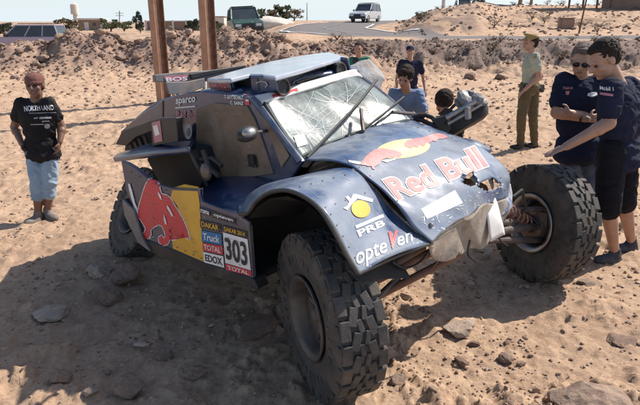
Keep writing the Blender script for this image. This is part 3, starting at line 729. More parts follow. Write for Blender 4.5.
for q in ((480, 180, .38), (492, 184, .45), (470, 182, .25)): add_ell(bm, P(*q[:2], y=q[2])+Vector((-.1, 0, -.05)), (.07, .05, .05), sub=2)
bm_obj('inner_nose_part', bm, M['rust'], car)
# small fittings on the nose
bm = bmesh.new()
for q in ((445, 224, -.25), (496, 202, .5), (428, 226, -.42)): add_ell(bm, P(*q[:2], y=q[2])+Vector((.02, 0, .01)), (.014, .014, .014), sub=2)
bm_obj('nose_pin', bm, M['rim_bright'], hood)
# fender graphics
decal('roof_emblem', [[(342, 209), (346, 207), (352, 195), (355, 195), (372, 200), (371, 203), (356, 199.5), (349, 207), (346, 211)], [(344, 198), (347, 197), (352, 203), (350, 205)]], fb, M['vinyl_white'], fender, .003)
decal('sun_disc', [circle(359.5, 210, 9.5, 8.6, .3)], fb, M['yellow'], fender, .004)
decal('emblem_bar', [[(354, 226.5), (382, 215), (383, 218), (355, 229.5)]], fb, M['vinyl_white'], fender, .003)
lettering('PRB', (355.5, 231.5), (382, 220.5), (384.5, 226.5), (358, 238), fb, M['vinyl_white'], fender, .003, .03)
lettering('opte  en', (354.5, 252), (411, 231), (412.5, 246), (355.5, 271.5), fb, M['vinyl_white'], fender, .003, .008)
lettering('v', (387, 233), (397, 231.5), (394, 249), (389.5, 251), fb, M['red'], fender, .004, .03)
# side graphics
def z2(pts): return [(95+a/2.383, 130+b_/2.383) for a, b_ in pts]
decal('yellow_flash', [[(173, 190), (198, 191), (200, 205.5), (205, 262), (173.5, 248.5), (172, 236), (184, 226), (178, 206), (171, 197)]], sb, M['yellow'], side, .004)
def z3(pts): return [(120+a/4.05, 165+b_/4.05) for a, b_ in pts]
bull = [(76, 190), (80, 165), (88, 140), (97, 108), (108, 78), (120, 60), (143, 54), (155, 68), (163, 92), (170, 116), (192, 122), (206, 132), (216, 150), (234, 180), (250, 205), (262, 228), (276, 262), (284, 298), (270, 292), (258, 270), (248, 262), (250, 280), (240, 284), (228, 300), (214, 302), (216, 276), (210, 250), (204, 236), (198, 246), (200, 272), (205, 300), (196, 318), (180, 326), (162, 312), (160, 292), (172, 284), (182, 298), (188, 286), (182, 262), (172, 244), (158, 240), (140, 250), (126, 262), (128, 280), (118, 296), (104, 300), (90, 286), (102, 274), (108, 256), (98, 238), (88, 222), (76, 208)]
tail = [(36, 74), (44, 76), (54, 110), (64, 150), (78, 186), (74, 196), (62, 176), (50, 138), (40, 100)]
cxm = sum(p[0] for p in bull)/len(bull); cym = sum(p[1] for p in bull)/len(bull)
def grow(pts, d):
    out = []; N = len(pts)
    for i in range(N):
        (x0, y0), (x1, y1), (x2, y2) = pts[i-1], pts[i], pts[(i+1) % N]
        dx, dy = x2-x0, y2-y0; L = math.hypot(dx, dy) or 1; out.append((x1+dy/L*d, y1-dx/L*d))
    return out
def edge_strip(pts, w, closed=True):
    out = []
    for i in range(len(pts) if closed else len(pts)-1):
        (x0, y0), (x1, y1) = pts[i], pts[(i+1) % len(pts)]; d = math.hypot(x1-x0, y1-y0) or 1; nx, ny = -(y1-y0)/d*w, (x1-x0)/d*w; ex, ey = (x1-x0)/d*w*.7, (y1-y0)/d*w*.7
        out.append([(x0-nx-ex, y0-ny-ey), (x1-nx+ex, y1-ny+ey), (x1+nx+ex, y1+ny+ey), (x0+nx-ex, y0+ny-ey)])
    return out
decal('bull_outline', [z3(q) for q in edge_strip(bull, 3.6)], sb, M['vinyl_white'], side, .006)
decal('bull_emblem', [z3(bull)], sb, M['red'], side, .008)
decal('bull_tail', [z3(tail)], sb, M['vinyl_white'], side, .007)
decal('bull_outline', [z3([(196, 160), (204, 168), (214, 186), (222, 204), (216, 206), (208, 190), (198, 174)]), z3([(160, 104), (172, 122), (176, 140), (170, 136), (162, 120)]), z3([(184, 196), (190, 214), (196, 238), (190, 238), (184, 220)])], sb, M['vinyl_white'], side, .013)
def strip4(name, tl, tr, br, bl, m_, txt=None, tm='vinyl_white', off=.006):
    decal(name, [[tl, tr, br, bl]], sb, M[m_], side, off)
    if txt:
        k = .18
        def L(a, b_, t): return (a[0]+(b_[0]-a[0])*t, a[1]+(b_[1]-a[1])*t)
        a, b_, c, d = L(L(tl, tr, .08), L(bl, br, .08), k), L(L(tl, tr, .92), L(bl, br, .92), k), L(L(tl, tr, .92), L(bl, br, .92), 1-k), L(L(tl, tr, .08), L(bl, br, .08), 1-k)
        lettering(txt, a, b_, c, d, sb, M[tm], side, off+.003, .02)
strip4('name_strip', (201, 207), (211, 210.5), (211, 216), (201, 213), 'ink', 'roma')
strip4('name_strip', (213, 211), (236, 218), (236, 224), (213, 217), 'ink', 'opteven')
strip4('event_strip', (200.5, 219), (221, 224), (221.5, 232), (201, 227), 'ink', 'DAKAR', 'yellow')
strip4('event_strip', (223, 224.5), (247.5, 231), (248, 238), (223.5, 231), 'ink', 'DAKAR 2014', 'yellow')
strip4('truck_strip', (202, 230), (222, 234), (222.5, 245), (202.5, 241), 'blue', 'Truck')
strip4('sponsor_strip', (203, 242), (223, 246), (223.5, 254.5), (203.5, 250), 'red', 'TOTAL')
strip4('sponsor_strip', (204, 251.5), (224, 256), (225, 267.5), (205, 262), 'vinyl_white', 'EDOX', 'ink')
strip4('number_plate', (223.7, 232), (248.2, 239), (251.5, 270), (226, 262.5), 'vinyl_white')
strip4('sponsor_strip', (226.2, 263), (251.6, 270.5), (252.2, 276), (226.8, 269.5), 'red', 'TOTAL')
lettering('303', (225.5, 236.5), (247, 242), (249.2, 266), (227.5, 258.5), sb, M['ink'], side, .012, .02)
# cabin graphics
lettering('sparco', (176.5, 99), (196, 96.5), (196, 104), (176.5, 106), tree_c, M['vinyl_white'], cabin, .006, .02)
decal('underline', [[(176, 107.2), (196, 105.6), (196, 106.8), (176, 108.4)]], tree_c, M['vinyl_white'], cabin, .006)
lettering('Red Bull', (177, 111), (197, 110), (197, 117.5), (177, 118), tree_c, M['pink'], cabin, .006, .03)
db = bvh(door, cabin)
decal('round_sticker', [circle(191.5, 131, 3.6, 7.6, .05)], db, M['white'], cabin, .026); decal('round_sticker', [circle(191.5, 131, 1.7, 4, .05)], db, M['vinyl_grey'], cabin, .030)
lettering('T. GOTTSCHALK', (225, 94.8), (244, 96), (244, 99.4), (225, 98.2), tree_c, M['vinyl_white'], cabin, .006, .02)
lettering('C. SAINZ', (231, 100.8), (244, 101.6), (244, 105), (231, 104.4), tree_c, M['vinyl_white'], cabin, .006, .02)
decal('flag_sticker', [[(246, 95.5), (250, 96), (250, 105), (246, 105)]], tree_c, M['red'], cabin, .006)
decal('flag_sticker', [[(246.5, 99.4), (249.6, 99.6), (249.6, 101), (246.5, 101)]], tree_c, M['vinyl_white'], cabin, .008)
rsb = bvh(rside)
lettering('teven', (213, 81.5), (230, 80.5), (232, 89.5), (214.5, 90.5), rsb, M['red'], rside, .012, .02, outline=(M['vinyl_white'], .05))
ssb = bvh(sside)
decal('arc_emblem', [[(256, 82.5), (262, 80.5), (267, 81.5), (269, 85), (266, 88), (265.4, 86.8), (267.2, 84.6), (265.5, 82.6), (261.5, 82), (257, 83.6)]], ssb, M['vinyl_grey'], sside, .006)

# --- wheels
def tyre_profile():
    return [(.225, -.105), (.25, -.118), (.30, -.128), (.36, -.133), (.41, -.130), (.440, -.118), (.452, -.096), (.455, 0), (.452, .096), (.440, .118), (.41, .130), (.36, .133), (.30, .128), (.25, .118), (.225, .105)]
def lathe(bm, prof, n, close=False):
    rings = [[bm.verts.new((r*math.cos(a), w, r*math.sin(a))) for r, w in prof] for a in [i/n*2*math.pi for i in range(n)]]
    for i in range(n):
        A, B = rings[i], rings[(i+1) % n]
        for j in range(len(prof)-1+(1 if close else 0)):
            k = (j+1) % len(prof); bm.faces.new((A[j], B[j], B[k], A[k]))
def tyre_bm():
    bm = bmesh.new(); lathe(bm, tyre_profile(), 72, True); N = 24
    rn = random.Random(3)
    for i in range(N):
        for side_ in (-1, 1):
            a = (i+(.5 if side_ > 0 else 0))/N*2*math.pi
            def blk(da, w, r0, sa, sw, sr, tilt=0):
                ang = a+da; Mx = Matrix.Rotation(-ang, 3, 'Y')
                M4 = Matrix.Translation(Mx @ Vector((r0, w, 0))) @ Mx.to_4x4() @ Matrix.Rotation(tilt, 4, 'X') @ Matrix.Diagonal((sr, sw, sa, 1))
                r = bmesh.ops.create_cube(bm, size=1, matrix=M4)
                es = list({e for v in r['verts'] for e in v.link_edges}); bmesh.ops.bevel(bm, geom=es, offset=.004, segments=1, affect='EDGES')
            blk(0, side_*.098, .453, .098, .054, .030, side_*.06)
            blk(0, side_*.125, .430, .080 if i % 2 else .060, .016, .055 if i % 2 else .038)
            blk(.13, side_*.046, .456, .094, .046, .022, side_*.30)
            blk(.02, side_*.016, .456, .070, .030, .022, -side_*.20)
    for s in (-1, 1):       # raised sidewall ribs and lettering blocks
        for k in range(36):
            if k % 9 > 5: continue
            ang = k/36*2*math.pi; Mx = Matrix.Rotation(-ang, 3, 'Y')
            bmesh.ops.create_cube(bm, size=1, matrix=Matrix.Translation(Mx @ Vector((.335, s*.132, 0))) @ Mx.to_4x4() @ Matrix.Diagonal((.035, .008, .018, 1)))
    return bm
tb = tyre_bm(); tyre_me = bpy.data.meshes.new('tyre'); tb.to_mesh(tyre_me); tb.free(); tyre_me.materials.append(M['rubber'])
def rim_bm():
    bm = bmesh.new()
    lathe(bm, [(.238, -.135), (.232, -.120), (.205, -.105), (.200, .02), (.205, .105), (.232, .120), (.238, .135), (.226, .137), (.195, .118), (.188, .02), (.195, -.105), (.226, -.137)], 56, True)
    return bm
def face_bm(s=-1):
    bm = bmesh.new(); lathe(bm, [(.055, -.03), (.085, -.045), (.15, -.02), (.192, -.05), (.192, -.035), (.15, 0), (.055, 0)], 48, True)
    for k in range(8):
        a = k/8*6.283; Mx = Matrix.Rotation(-a, 3, 'Y')
        bmesh.ops.create_cube(bm, size=1, matrix=Matrix.Translation(Mx @ Vector((.135, -.035, 0))) @ Mx.to_4x4() @ Matrix.Diagonal((.10, .02, .03, 1)))
    for k in range(6):
        a = k/6*6.283; add_tube(bm, (.07*math.cos(a), -.06, .07*math.sin(a)), (.07*math.cos(a), -.03, .07*math.sin(a)), .010, n=8)
    add_tube(bm, (0, -.085, 0), (0, 0, 0), .035, .05, 20)
    return bm
def wheel(center, axis_out, camber=0, rimmat='rim', spin=0, scale=1):
    """center in world, axis_out: horizontal direction of the outer face"""
    a = Vector(axis_out).normalized(); yv = -a                      # local -Y is the outer face
    up = Vector((0, 0, 1)); xv = yv.cross(up).normalized(); zv = xv.cross(yv).normalized()
    Rm = Matrix((xv, yv, zv)).transposed() @ Matrix.Rotation(camber, 3, 'X') @ Matrix.Rotation(spin, 3, 'Y')
    Wm = Matrix.Translation(center) @ Rm.to_4x4() @ Matrix.Scale(scale, 4)
    h = bm_obj('wheel', face_bm(), M[rimmat], car, True); h.matrix_local = CI @ Wm
    t = bpy.data.objects.new('tyre', tyre_me); COL.objects.link(t); t.parent = h
    bm_obj('rim', rim_bm(), M[rimmat], h, True)
    return h
g = gnd(340, 393); near_c = Vector((g.x-.075, g.y+.10, .455)); NW = wheel(near_c, (-.915, -.40, 0), 0.03, 'rim', .2)
NW['label'] = 'near front wheel with dusty steel rim, turned to the right'
g = gnd(540, 279); far_c = Vector((g.x, g.y+.10, .455)); FW = wheel(far_c, (.93, .36, 0), 0.08, 'rim_bright', .1)
FW['label'] = 'far front wheel showing its inner rim and broken suspension'
g = gnd(126, 254); rear_c = Vector((g.x+.13, g.y+.15, .33)); RW = wheel(rear_c, (-.80, -.60, 0), -.48, 'rim', .4, .88)
RW['label'] = 'splayed rear wheel tucked under the tail'
# --- suspension
def L3(v_): return CI @ Vector(v_)
nc = L3(near_c); fc = L3(far_c); rc = L3(rear_c)
bm = bmesh.new()
for dz, dx in ((.09, .10), (.09, -.14), (-.12, .12), (-.12, -.16)):
    add_tube(bm, nc+Vector((dx*.3, .16, dz)), Vector((nc.x+dx*1.8-.1, -.40, .62+dz)), .020)
add_tube(bm, nc+Vector((-.05, .2, 0)), Vector((nc.x-.15, -.5, 1.1)), .035, .045, 14)
bm_obj('suspension_arm', bm, M['steel'], car)
bm = bmesh.new()
add_tube(bm, P(490, 232, y=.45), fc+Vector((0, -.10, 0)), .030); add_tube(bm, P(495, 224, y=.5), fc+Vector((-.05, -.10, .06)), .022)
add_tube(bm, P(488, 212, y=.55), fc+Vector((.05, -.12, .16)), .020); add_tube(bm, P(488, 240, y=.45), fc+Vector((.04, -.12, -.10)), .026)
bm_obj('suspension_arm', bm, M['steel'], car)
bm = bmesh.new(); wl = CI3 @ Vector((-.93, -.36, 0))
add_tube(bm, fc+wl*.02, fc+wl*.13, .15, .13, 24); add_tube(bm, fc+wl*.1, fc+wl*.17, .075, .06, 20); add_box(bm, fc+wl*.10+Vector((.10, 0, .07)), (.12, .10, .16), bev=.02); bm_obj('brake_disc', bm, M['steel'], car)
bm = bmesh.new(); add_path(bm, [fc+wl*.12+Vector((0, 0, .2)), fc+wl*.2+Vector((.02, 0, .13)), fc+wl*.14+Vector((.12, 0, -.02)), fc+wl*.12+Vector((.08, 0, -.15))], .012); bm_obj('brake_hose', bm, M['ink'], car); bm = bmesh.new(); add_path(bm, [P(513, 197, y=.8), P(522, 190, y=.9), P(526, 208, y=.95), P(515, 222, y=.9)], .012); bm_obj('brake_hose', bm, M['ink'], car)
bm = bmesh.new(); add_tube(bm, P(436, 250, y=-.3), P(366, 285, y=-.62), .026); add_tube(bm, P(460, 254, y=-.1), P(376, 297, y=-.55), .024); add_tube(bm, P(424, 247, y=-.4), P(374, 276, y=-.75), .02)
bm_obj('lower_arm', bm, M['rust_dark'], car)
bm = bmesh.new(); add_tube(bm, rc+Vector((0, .1, 0)), Vector((-2.1, -.2, .6)), .04); add_tube(bm, rc+Vector((.1, .1, .1)), Vector((-1.9, -.3, .8)), .03); bm_obj('trailing_arm', bm, M['steel'], car)
# --- broken lamp and bumper module on the far front corner
YB = .85
module = solid_poly('lamp_module', [P(444, 131, y=YB), P(448, 119, y=YB), P(470, 107, y=YB+.1), P(484, 101, y=YB+.15), P(487, 108, y=YB+.15), P(484, 116, y=YB+.12), P(470, 124, y=YB+.05), P(449, 137, y=YB)], M['black'], thick=.16, bev=.02)
module['label'] = 'broken black lamp module torn up from the far front corner'
bm = bmesh.new(); add_tube(bm, P(448, 124, y=YB-.05), P(482, 104, y=YB+.1), .014); add_tube(bm, P(446, 118, y=YB-.1), P(476, 101, y=YB+.05), .02); add_box(bm, P(468, 113, y=YB-.03), (.03, .05, .09), bev=.005); bm_obj('module_rail', bm, M['rim_bright'], car)
bm = bmesh.new(); rnd = random.Random(8)
for q in ((466, 100, .9, .07), (474, 99, .95, .06), (470, 96, .95, .05), (480, 101, 1.0, .05), (461, 104, .9, .05)):
    add_ell(bm, P(q[0], q[1], y=q[2]), (q[3]*1.3, q[3], q[3]*.55), Euler((rnd.random(), rnd.random(), rnd.random())).to_matrix(), 2)
add_tube(bm, P(470, 97, y=.95), P(472, 91, y=.95), .02)
bm_obj('crumpled_bracket', bm, M['grey'], car)
solid_poly('module_tray', [P(432, 119, y=.75), P(446, 116, y=.8), P(452, 128, y=.85), P(446, 137, y=.8), P(438, 130, y=.75)], M['black'], thick=.05)
solid_poly('module_tray', [P(438, 114, y=.85), P(446, 107, y=.85), P(456, 111, y=.95), P(447, 120, y=.85)], M['steel'], thick=.02)
bm = bmesh.new()
for k, pts in enumerate(([(402, 122, .66), (414, 117, .7), (426, 115, .75), (436, 120, .8), (444, 128, .82)], [(404, 117, .66), (418, 119, .72), (430, 124, .75), (442, 130, .8)], [(416, 122, .7), (424, 127, .7), (436, 133, .72)], [(412, 112, .7), (421, 118, .75), (428, 113, .8)], [(448, 112, .85), (456, 104, .9), (464, 101, .9)])):
    bm = bmesh.new(); add_path(bm, catmull([P(a, b_, y=y) for a, b_, y in pts], 9), .018 if k < 2 else .012); bm_obj('torn_hose', bm, M['black'], car)
# far front fender remnant
grid_surface('fender_remnant', [[P(452, 139, y=.75), P(470, 142, y=.85), P(489, 151, y=.95)], [P(460, 146, y=.72), P(474, 150, y=.80), P(488, 159, y=.88)]], 16, 6, M['paint'], thick=.02, noise=.06)
# crumpled pale panel of the far door
grid_surface('torn_door_skin', [[P(350, 67, y=.72), P(358, 62, y=.82), P(368, 63, y=.9)], [P(353, 74, y=.72), P(364, 71, y=.82), P(377, 79, y=.9)], [P(362, 81, y=.70), P(374, 84, y=.78), P(386, 93, y=.85)], [P(380, 94, y=.68), P(388, 99, y=.72), P(398, 107, y=.76)]], 24, 30, M['roof_dull'], thick=.006, noise=.10)
bm = bmesh.new(); add_path(bm, [P(350, 72, y=.7), P(357, 78, y=.7), P(364, 80, y=.72)], .018); bm_obj('door_hinge', bm, M['ink'], car)
# fixings on the door edge
for q in ((199, 168), (267, 160)):
    pass

def wear(tree, host, region, n, seed, mt, off, L=(1.5, 7), w=(.08, .28), ang=None):
    rnd = random.Random(seed); polys = []
    xs = [p[0] for p in region]; ys = [p[1] for p in region]
    while len(polys) < n:
        x, y = rnd.uniform(min(xs), max(xs)), rnd.uniform(min(ys), max(ys))
        if not inside((x, y), region): continue
        a = rnd.gauss(ang, .35) if ang is not None else rnd.uniform(0, 3.14); l_ = rnd.uniform(*L)*rnd.random(); ww = rnd.uniform(*w)
        p1 = (x+math.cos(a)*l_, y+math.sin(a)*l_)
        if not inside(p1, region): continue
        nx, ny = -math.sin(a)*ww, math.cos(a)*ww
        polys.append([(x-nx*.3, y-ny*.3), (x+(p1[0]-x)*.5-nx, y+(p1[1]-y)*.5-ny), (p1[0], p1[1]), (x+(p1[0]-x)*.4+nx, y+(p1[1]-y)*.4+ny)])
    tag(decal('scratches', polys, tree, M[mt], host, off, 50), kind='stuff')
wear(hb, hood, [(320, 155), (410, 124), (484, 152), (506, 176), (505, 192), (436, 238), (396, 202), (372, 180)], 110, 1, 'vinyl_grey', .0015, ang=-.6)
wear(hb, hood, [(415, 215), (500, 176), (506, 194), (436, 238)], 90, 2, 'vinyl_white', .002, L=(1, 9), w=(.1, .55))
wear(fb, fender, [(290, 184), (322, 174), (352, 172), (380, 200), (426, 240), (362, 270), (325, 208)], 110, 3, 'vinyl_grey', .0015)
wear(fb, fender, [(352, 250), (420, 236), (426, 241), (362, 271)], 40, 4, 'vinyl_white', .002, L=(1, 6), w=(.1, .4))
wear(sb, side, [(128, 170), (170, 192), (248, 228), (252, 274), (205, 260), (172, 246), (144, 236)], 130, 5, 'vinyl_grey', .015, L=(1, 9), ang=.45)
wear(sb, side, [(128, 170), (170, 192), (248, 228), (252, 274), (205, 260), (172, 246), (144, 236)], 60, 6, 'scuff', .0155, L=(1, 8), w=(.1, .5), ang=.45)
wear(db, door, [(200, 112), (246, 108), (268, 172), (222, 174), (200, 142)], 90, 7, 'scuff', .026, L=(2, 12), w=(.08, .3))
def rivets(tree, host, pts, off, mt='rim'):
    polys = [circle(x, y, .75, .75, 0, 8) for x, y in pts]; tag(decal('rivets', polys, tree, M[mt], host, off, 50), kind='stuff')
def along(a, b, n): return [(a[0]+(b[0]-a[0])*k/(n-1), a[1]+(b[1]-a[1])*k/(n-1)) for k in range(n)]
rivets(sb, side, along((131, 172), (166, 190), 5)+along((178, 247), (202, 258), 4)+along((205, 212), (244, 228), 6)+along((143, 234), (170, 246), 4), .006)
rivets(fb, fender, along((325, 208), (374, 190), 6)+along((330, 215), (354, 258), 5)+along((300, 188), (345, 176), 5), .003)
rivets(hb, hood, along((348, 160), (370, 176), 3)+along((418, 128), (452, 138), 4)+along((500, 178), (504, 190), 2)+along((440, 234), (498, 200), 6), .003)
rivets(db, door, along((201, 112), (244, 109), 6)+along((255, 126), (268, 166), 5)+along((201, 116), (201, 140), 3), .024)
# coil spring and damper at the far wheel
a = P(500, 205, y=.60); b = fc+wl*.16+Vector((.02, 0, .02)); ax = (b-a).normalized(); q1 = ax.orthogonal().normalized(); q2 = ax.cross(q1)
bm = bmesh.new(); add_path(bm, [a+(b-a)*(k/48)+(q1*math.cos(k*.9)+q2*math.sin(k*.9))*.045 for k in range(49)], .008, 6); bm_obj('coil_spring', bm, M['spring'], car)
bm = bmesh.new(); add_tube(bm, a, b, .024, .018); bm_obj('damper', bm, M['rim_bright'], car)
# loose wiring under the nose
for k, pts in enumerate(([(432, 247, -.45), (420, 262, -.5), (405, 268, -.6), (392, 262, -.7)], [(470, 240, -.0), (468, 254, -.05), (476, 262, .0)], [(496, 226, .5), (500, 240, .5), (508, 246, .6)])):
    bm = bmesh.new(); add_path(bm, catmull([P(a_, b_, y=y) for a_, b_, y in pts], 10), .007, 6); bm_obj('loose_wire', bm, M['ink'], car)

# ------------------------------------------------------------------ people
M['skin'] = mat('tanned_skin', (.44, .25, .17), .5, (.36, .19, .125), 12, bump=.08, bscale=90)
M['skin_dark'] = mat('dark_tanned_skin', (.20, .105, .07), .5, (.16, .08, .055), 12, bump=.08, bscale=90)
M['hair'] = mat('dark_hair', (.022, .016, .013), .6, (.05, .036, .028), 30, bump=.8, bscale=120, spec=.2)
M['hair_brown'] = mat('brown_hair', (.035, .022, .016), .7, (.06, .038, .027), 30, bump=.8, bscale=120, spec=.2)
M['hair_grey'] = mat('short_greying_hair', (.16, .11, .09), .7, (.10, .07, .055), 40, bump=.6, bscale=120)
def cloth(name, c, c2=None, sc=6): return mat(name, c, .88, c2 or tuple(v*.75 for v in c), sc, bump=.55, bscale=16, spec=.15)
M['navy_shirt'] = cloth('navy_shirt', (.020, .024, .05)); M['black_shirt'] = cloth('black_shirt', (.022, .020, .022))
M['denim_pale'] = cloth('pale_denim', (.20, .30, .42), (.32, .42, .52), 5); M['denim_grey'] = cloth('greyish_denim', (.11, .13, .18))
M['mint'] = cloth('pale_mint_shirt', (.40, .42, .34), (.32, .34, .275)); M['olive'] = cloth('olive_brown_trousers', (.13, .105, .062), (.10, .08, .048))
M['cap_green'] = cloth('tan_green_cap', (.34, .27, .13)); M['maroon'] = cloth('maroon_cap', (.13, .055, .045), (.20, .10, .08))
M['blue_shirt'] = cloth('pale_blue_shirt', (.22, .29, .42)); M['green_shirt'] = cloth('green_shirt', (.03, .17, .12)); M['black_cloth'] = cloth('black_shorts', (.013, .013, .018))
M['shoe'] = cloth('dark_grey_shoe', (.045, .045, .055), (.09, .09, .10), 14); M['boot'] = mat('black_boot', (.02, .016, .014), .45, dust=.5); M['shoe_grey'] = cloth('dusty_grey_shoe', (.22, .19, .17))
M['lens'] = mat('dark_lens', (.008, .008, .010), .12)

def capsule(bm, a, ra, b, rb):
    a = Vector(a); b = Vector(b)
    add_tube(bm, a, b, ra, rb, 18); add_ell(bm, a, (ra, ra, ra), sub=2); add_ell(bm, b, (rb, rb, rb), sub=2)
def blob(name, prims, voxel, mt, parent, origin, it=6, ruffle=0, rs=9):
    bm = bmesh.new()
    for p in prims:
        if p[0] == 'c': capsule(bm, *p[1:])
        else: add_ell(bm, p[1], p[2], p[3] if len(p) > 3 else None, 3)
    for v in bm.verts: v.co -= origin
    o = bm_obj(name, bm, None, parent)
    m = o.modifiers.new('r', 'REMESH'); m.mode = 'VOXEL'; m.voxel_size = voxel
    s = o.modifiers.new('s', 'SMOOTH'); s.iterations = it; s.factor = .5
    bpy.context.view_layer.update()
    me = bpy.data.meshes.new_from_object(o.evaluated_get(bpy.context.evaluated_depsgraph_get()))
    o.modifiers.clear(); old = o.data; o.data = me; bpy.data.meshes.remove(old); me.name = name
    if ruffle:
        n = len(me.vertices); co = np.empty(n*3); me.vertices.foreach_get('co', co); co = co.reshape(-1, 3)
        no = np.empty(n*3); me.vertices.foreach_get('normal', no); no = no.reshape(-1, 3)
        d = np.abs(fbm(co[:, 0]*1.0+co[:, 1], co[:, 2]*1.6+co[:, 1]*.7, rs, 3, 77)-.5)*-2+.25
        co = co+no*(d*ruffle)[:, None]; me.vertices.foreach_set('co', co.ravel())
    me.polygons.foreach_set('use_smooth', [True]*len(me.polygons)); me.materials.append(mt); me.update()
    return o
def hand(prims, w, d, n, s=1, curl=.25, side=1):
    """palm and five fingers; d = direction of the fingers, n = palm normal"""
    d = Vector(d).normalized(); n = Vector(n); n = (n-d*n.dot(d)).normalized(); r = d.cross(n)*side
    rot = Matrix((r, d, n)).transposed()
    prims.append(('e', w+d*.048*s, (.040*s, .052*s, .017*s), rot))
    for k, (off, L) in enumerate(((-.030, .066), (-.010, .076), (.010, .072), (.029, .056))):
        b = w+d*.085*s+r*off*s; m = b+(d*math.cos(curl)+n*math.sin(curl)+r*off*3).normalized()*L*.5*s
        e = m+(d*math.cos(curl*2.6)+n*math.sin(curl*2.6)+r*off*2).normalized()*L*.5*s
        prims += [('c', b-d*.015, .0095*s, m, .0088*s), ('c', m, .0088*s, e, .0075*s)]
    t0 = w+d*.025*s-r*.032*s; t1 = t0+(d*.6-r*.75+n*.25).normalized()*.036*s; t2 = t1+(d*.95-r*.2+n*.3).normalized()*.030*s
    prims += [('c', t0, .013*s, t1, .0105*s), ('c', t1, .0105*s, t2, .0085*s)]
def person(label, J, face, lean=(0, 0, 1), skin='skin', shirt='navy_shirt', pants='denim_grey', shoe='shoe', voxel=.008, s=1.0, build=1.0, sleeve=.62, legs='long', hair='hair', hairstyle='short', hands=True, toe=None, curl=.25, group=None, palm=(0, 0, -1), head_s=1.0, tuck=False, limb=1.0):
    org = (J['fl']+J['fr'])/2; org = Vector((org.x, org.y, min(J['fl'].z, J['fr'].z)))
    root = empty('person', org); tag(root, label, 'person', group)
    sh = (J['sl']+J['sr'])/2; hp = (J['hl']+J['hr'])/2; up = (sh-hp).normalized()
    rt = (J['sr']-J['sl']); rt = (rt-up*rt.dot(up)).normalized(); fw = up.cross(rt)*1.0
    T = Matrix((rt, fw, up)).transposed(); L = (sh-hp).length
    hrt = (J['hr']-J['hl']).normalized()
    def torso(g):
        b = build
        return [('e', sh-up*.17*s, ((.170*b+g)*s, (.112*b+g)*s, .20*s+g), T), ('e', hp+up*L*.40, ((.148*b+g)*s, (.112*b+g)*s, L*.34+g), T), ('e', hp+up*.02, ((.158*b+g)*s, (.115*b+g)*s, .13*s+g), T),
                ('c', J['sl']-up*.01, (.056+g)*s, J['sr']-up*.01, (.056+g)*s), ('c', sh-up*.02+rt*.05, (.06+g)*s, sh-up*.02-rt*.05, (.06+g)*s)]
    H = J['h']; F = Vector(face).normalized(); U = Vector(lean).normalized(); F = (F-U*F.dot(U)).normalized(); X = F.cross(U); HR = Matrix((X, F, U)).transposed(); k = s*head_s
    body = torso(-.012)
    body += [('c', sh-up*.02, .062*s, H-U*.06*k-F*.02*k, .056*s),
             ('e', H+U*.030*k-F*.012*k, (.075*k, .094*k, .088*k), HR), ('e', H-U*.035*k+F*.028*k, (.058*k, .062*k, .078*k), HR), ('e', H-U*.088*k+F*.060*k, (.027*k, .024*k, .020*k), HR),
             ('e', H-U*.012*k+F*.098*k, (.012*k, .020*k, .026*k), HR), ('e', H-U*.022*k+F*.108*k, (.014*k, .014*k, .011*k), HR), ('e', H+U*.026*k+F*.076*k, (.052*k, .018*k, .013*k), HR), ('e', H-U*.058*k+F*.086*k, (.024*k, .010*k, .009*k), HR)]
    for e in (-1, 1): body.append(('e', H+X*e*.076*k-U*.005*k-F*.005*k, (.010*k, .022*k, .031*k), HR)); body.append(('e', H+X*e*.040*k-U*.02*k+F*.058*k, (.022*k, .022*k, .026*k), HR))
    for q in 'lr':
        S, E, Wr = J['s'+q], J['e'+q], J['w'+q]
        body += [('c', S, .050*s*limb, E, .040*s*limb), ('c', E, .042*s*limb, Wr, .026*s*limb), ('e', E.lerp(Wr, .25), (.045*s*limb, .045*s*limb, .05*s))]
        if hands:
            hd = J.get('d'+q, (Wr-E).normalized()); hand(body, Wr, hd, J.get('n'+q, palm), s*1.02, curl, 1 if q == 'l' else -1)
        Hh, K, A = J['h'+q], J['k'+q], J['f'+q]+Vector((0, 0, .075*s))
        body += [('c', Hh, .085*s, K, .056*s), ('c', K, .057*s, K.lerp(A, .32), .058*s), ('c', K.lerp(A, .32), .058*s, A, .034*s), ('c', A, .036*s, J['f'+q]+Vector((0, 0, .04)), .034*s)]
    bo = blob('body', body, voxel, M[skin], root, org)
    tp = torso(.010)
    for q in 'lr':
        S, E = J['s'+q], J['e'+q]; tp.append(('c', S, .070*s*limb, S.lerp(E, sleeve), .066*s*limb))
        if sleeve > .9: tp.append(('c', E, .052*s, J['w'+q], .036*s))
    if tuck: tp = [tp[0], tp[1]]+tp[3:]
    else: tp += [('e', hp-up*.07, ((.163*build+.014)*s, (.128*build+.014)*s, .12*s), T)]
    so_ = blob('shirt', tp, max(voxel, .009), M[shirt], root, org, 4, .022)
    pp = [('e', hp+up*(.05 if tuck else -.03), ((.158*build+(.024 if tuck else 0))*s, (.115*build+(.024 if tuck else 0))*s, .13*s), T)]
    for q in 'lr':
        Hh, K, A = J['h'+q], J['k'+q], J['f'+q]+Vector((0, 0, .075*s))
        if legs == 'long': pp += [('c', Hh, .102*s, K, .074*s), ('c', K, .074*s, A+Vector((0, 0, -.01)), .058*s)]
        elif legs == 'shorts': pp += [('c', Hh, .108*s, K, .094*s), ('c', K, .094*s, K.lerp(A, .08), .092*s)]
        else: pp += [('c', Hh, .098*s, K, .076*s), ('c', K, .075*s, K.lerp(A, .42), .072*s)]
    blob('trousers' if legs == 'long' else 'shorts', pp, max(voxel, .009), M[pants], root, org, 4, .024, 7)
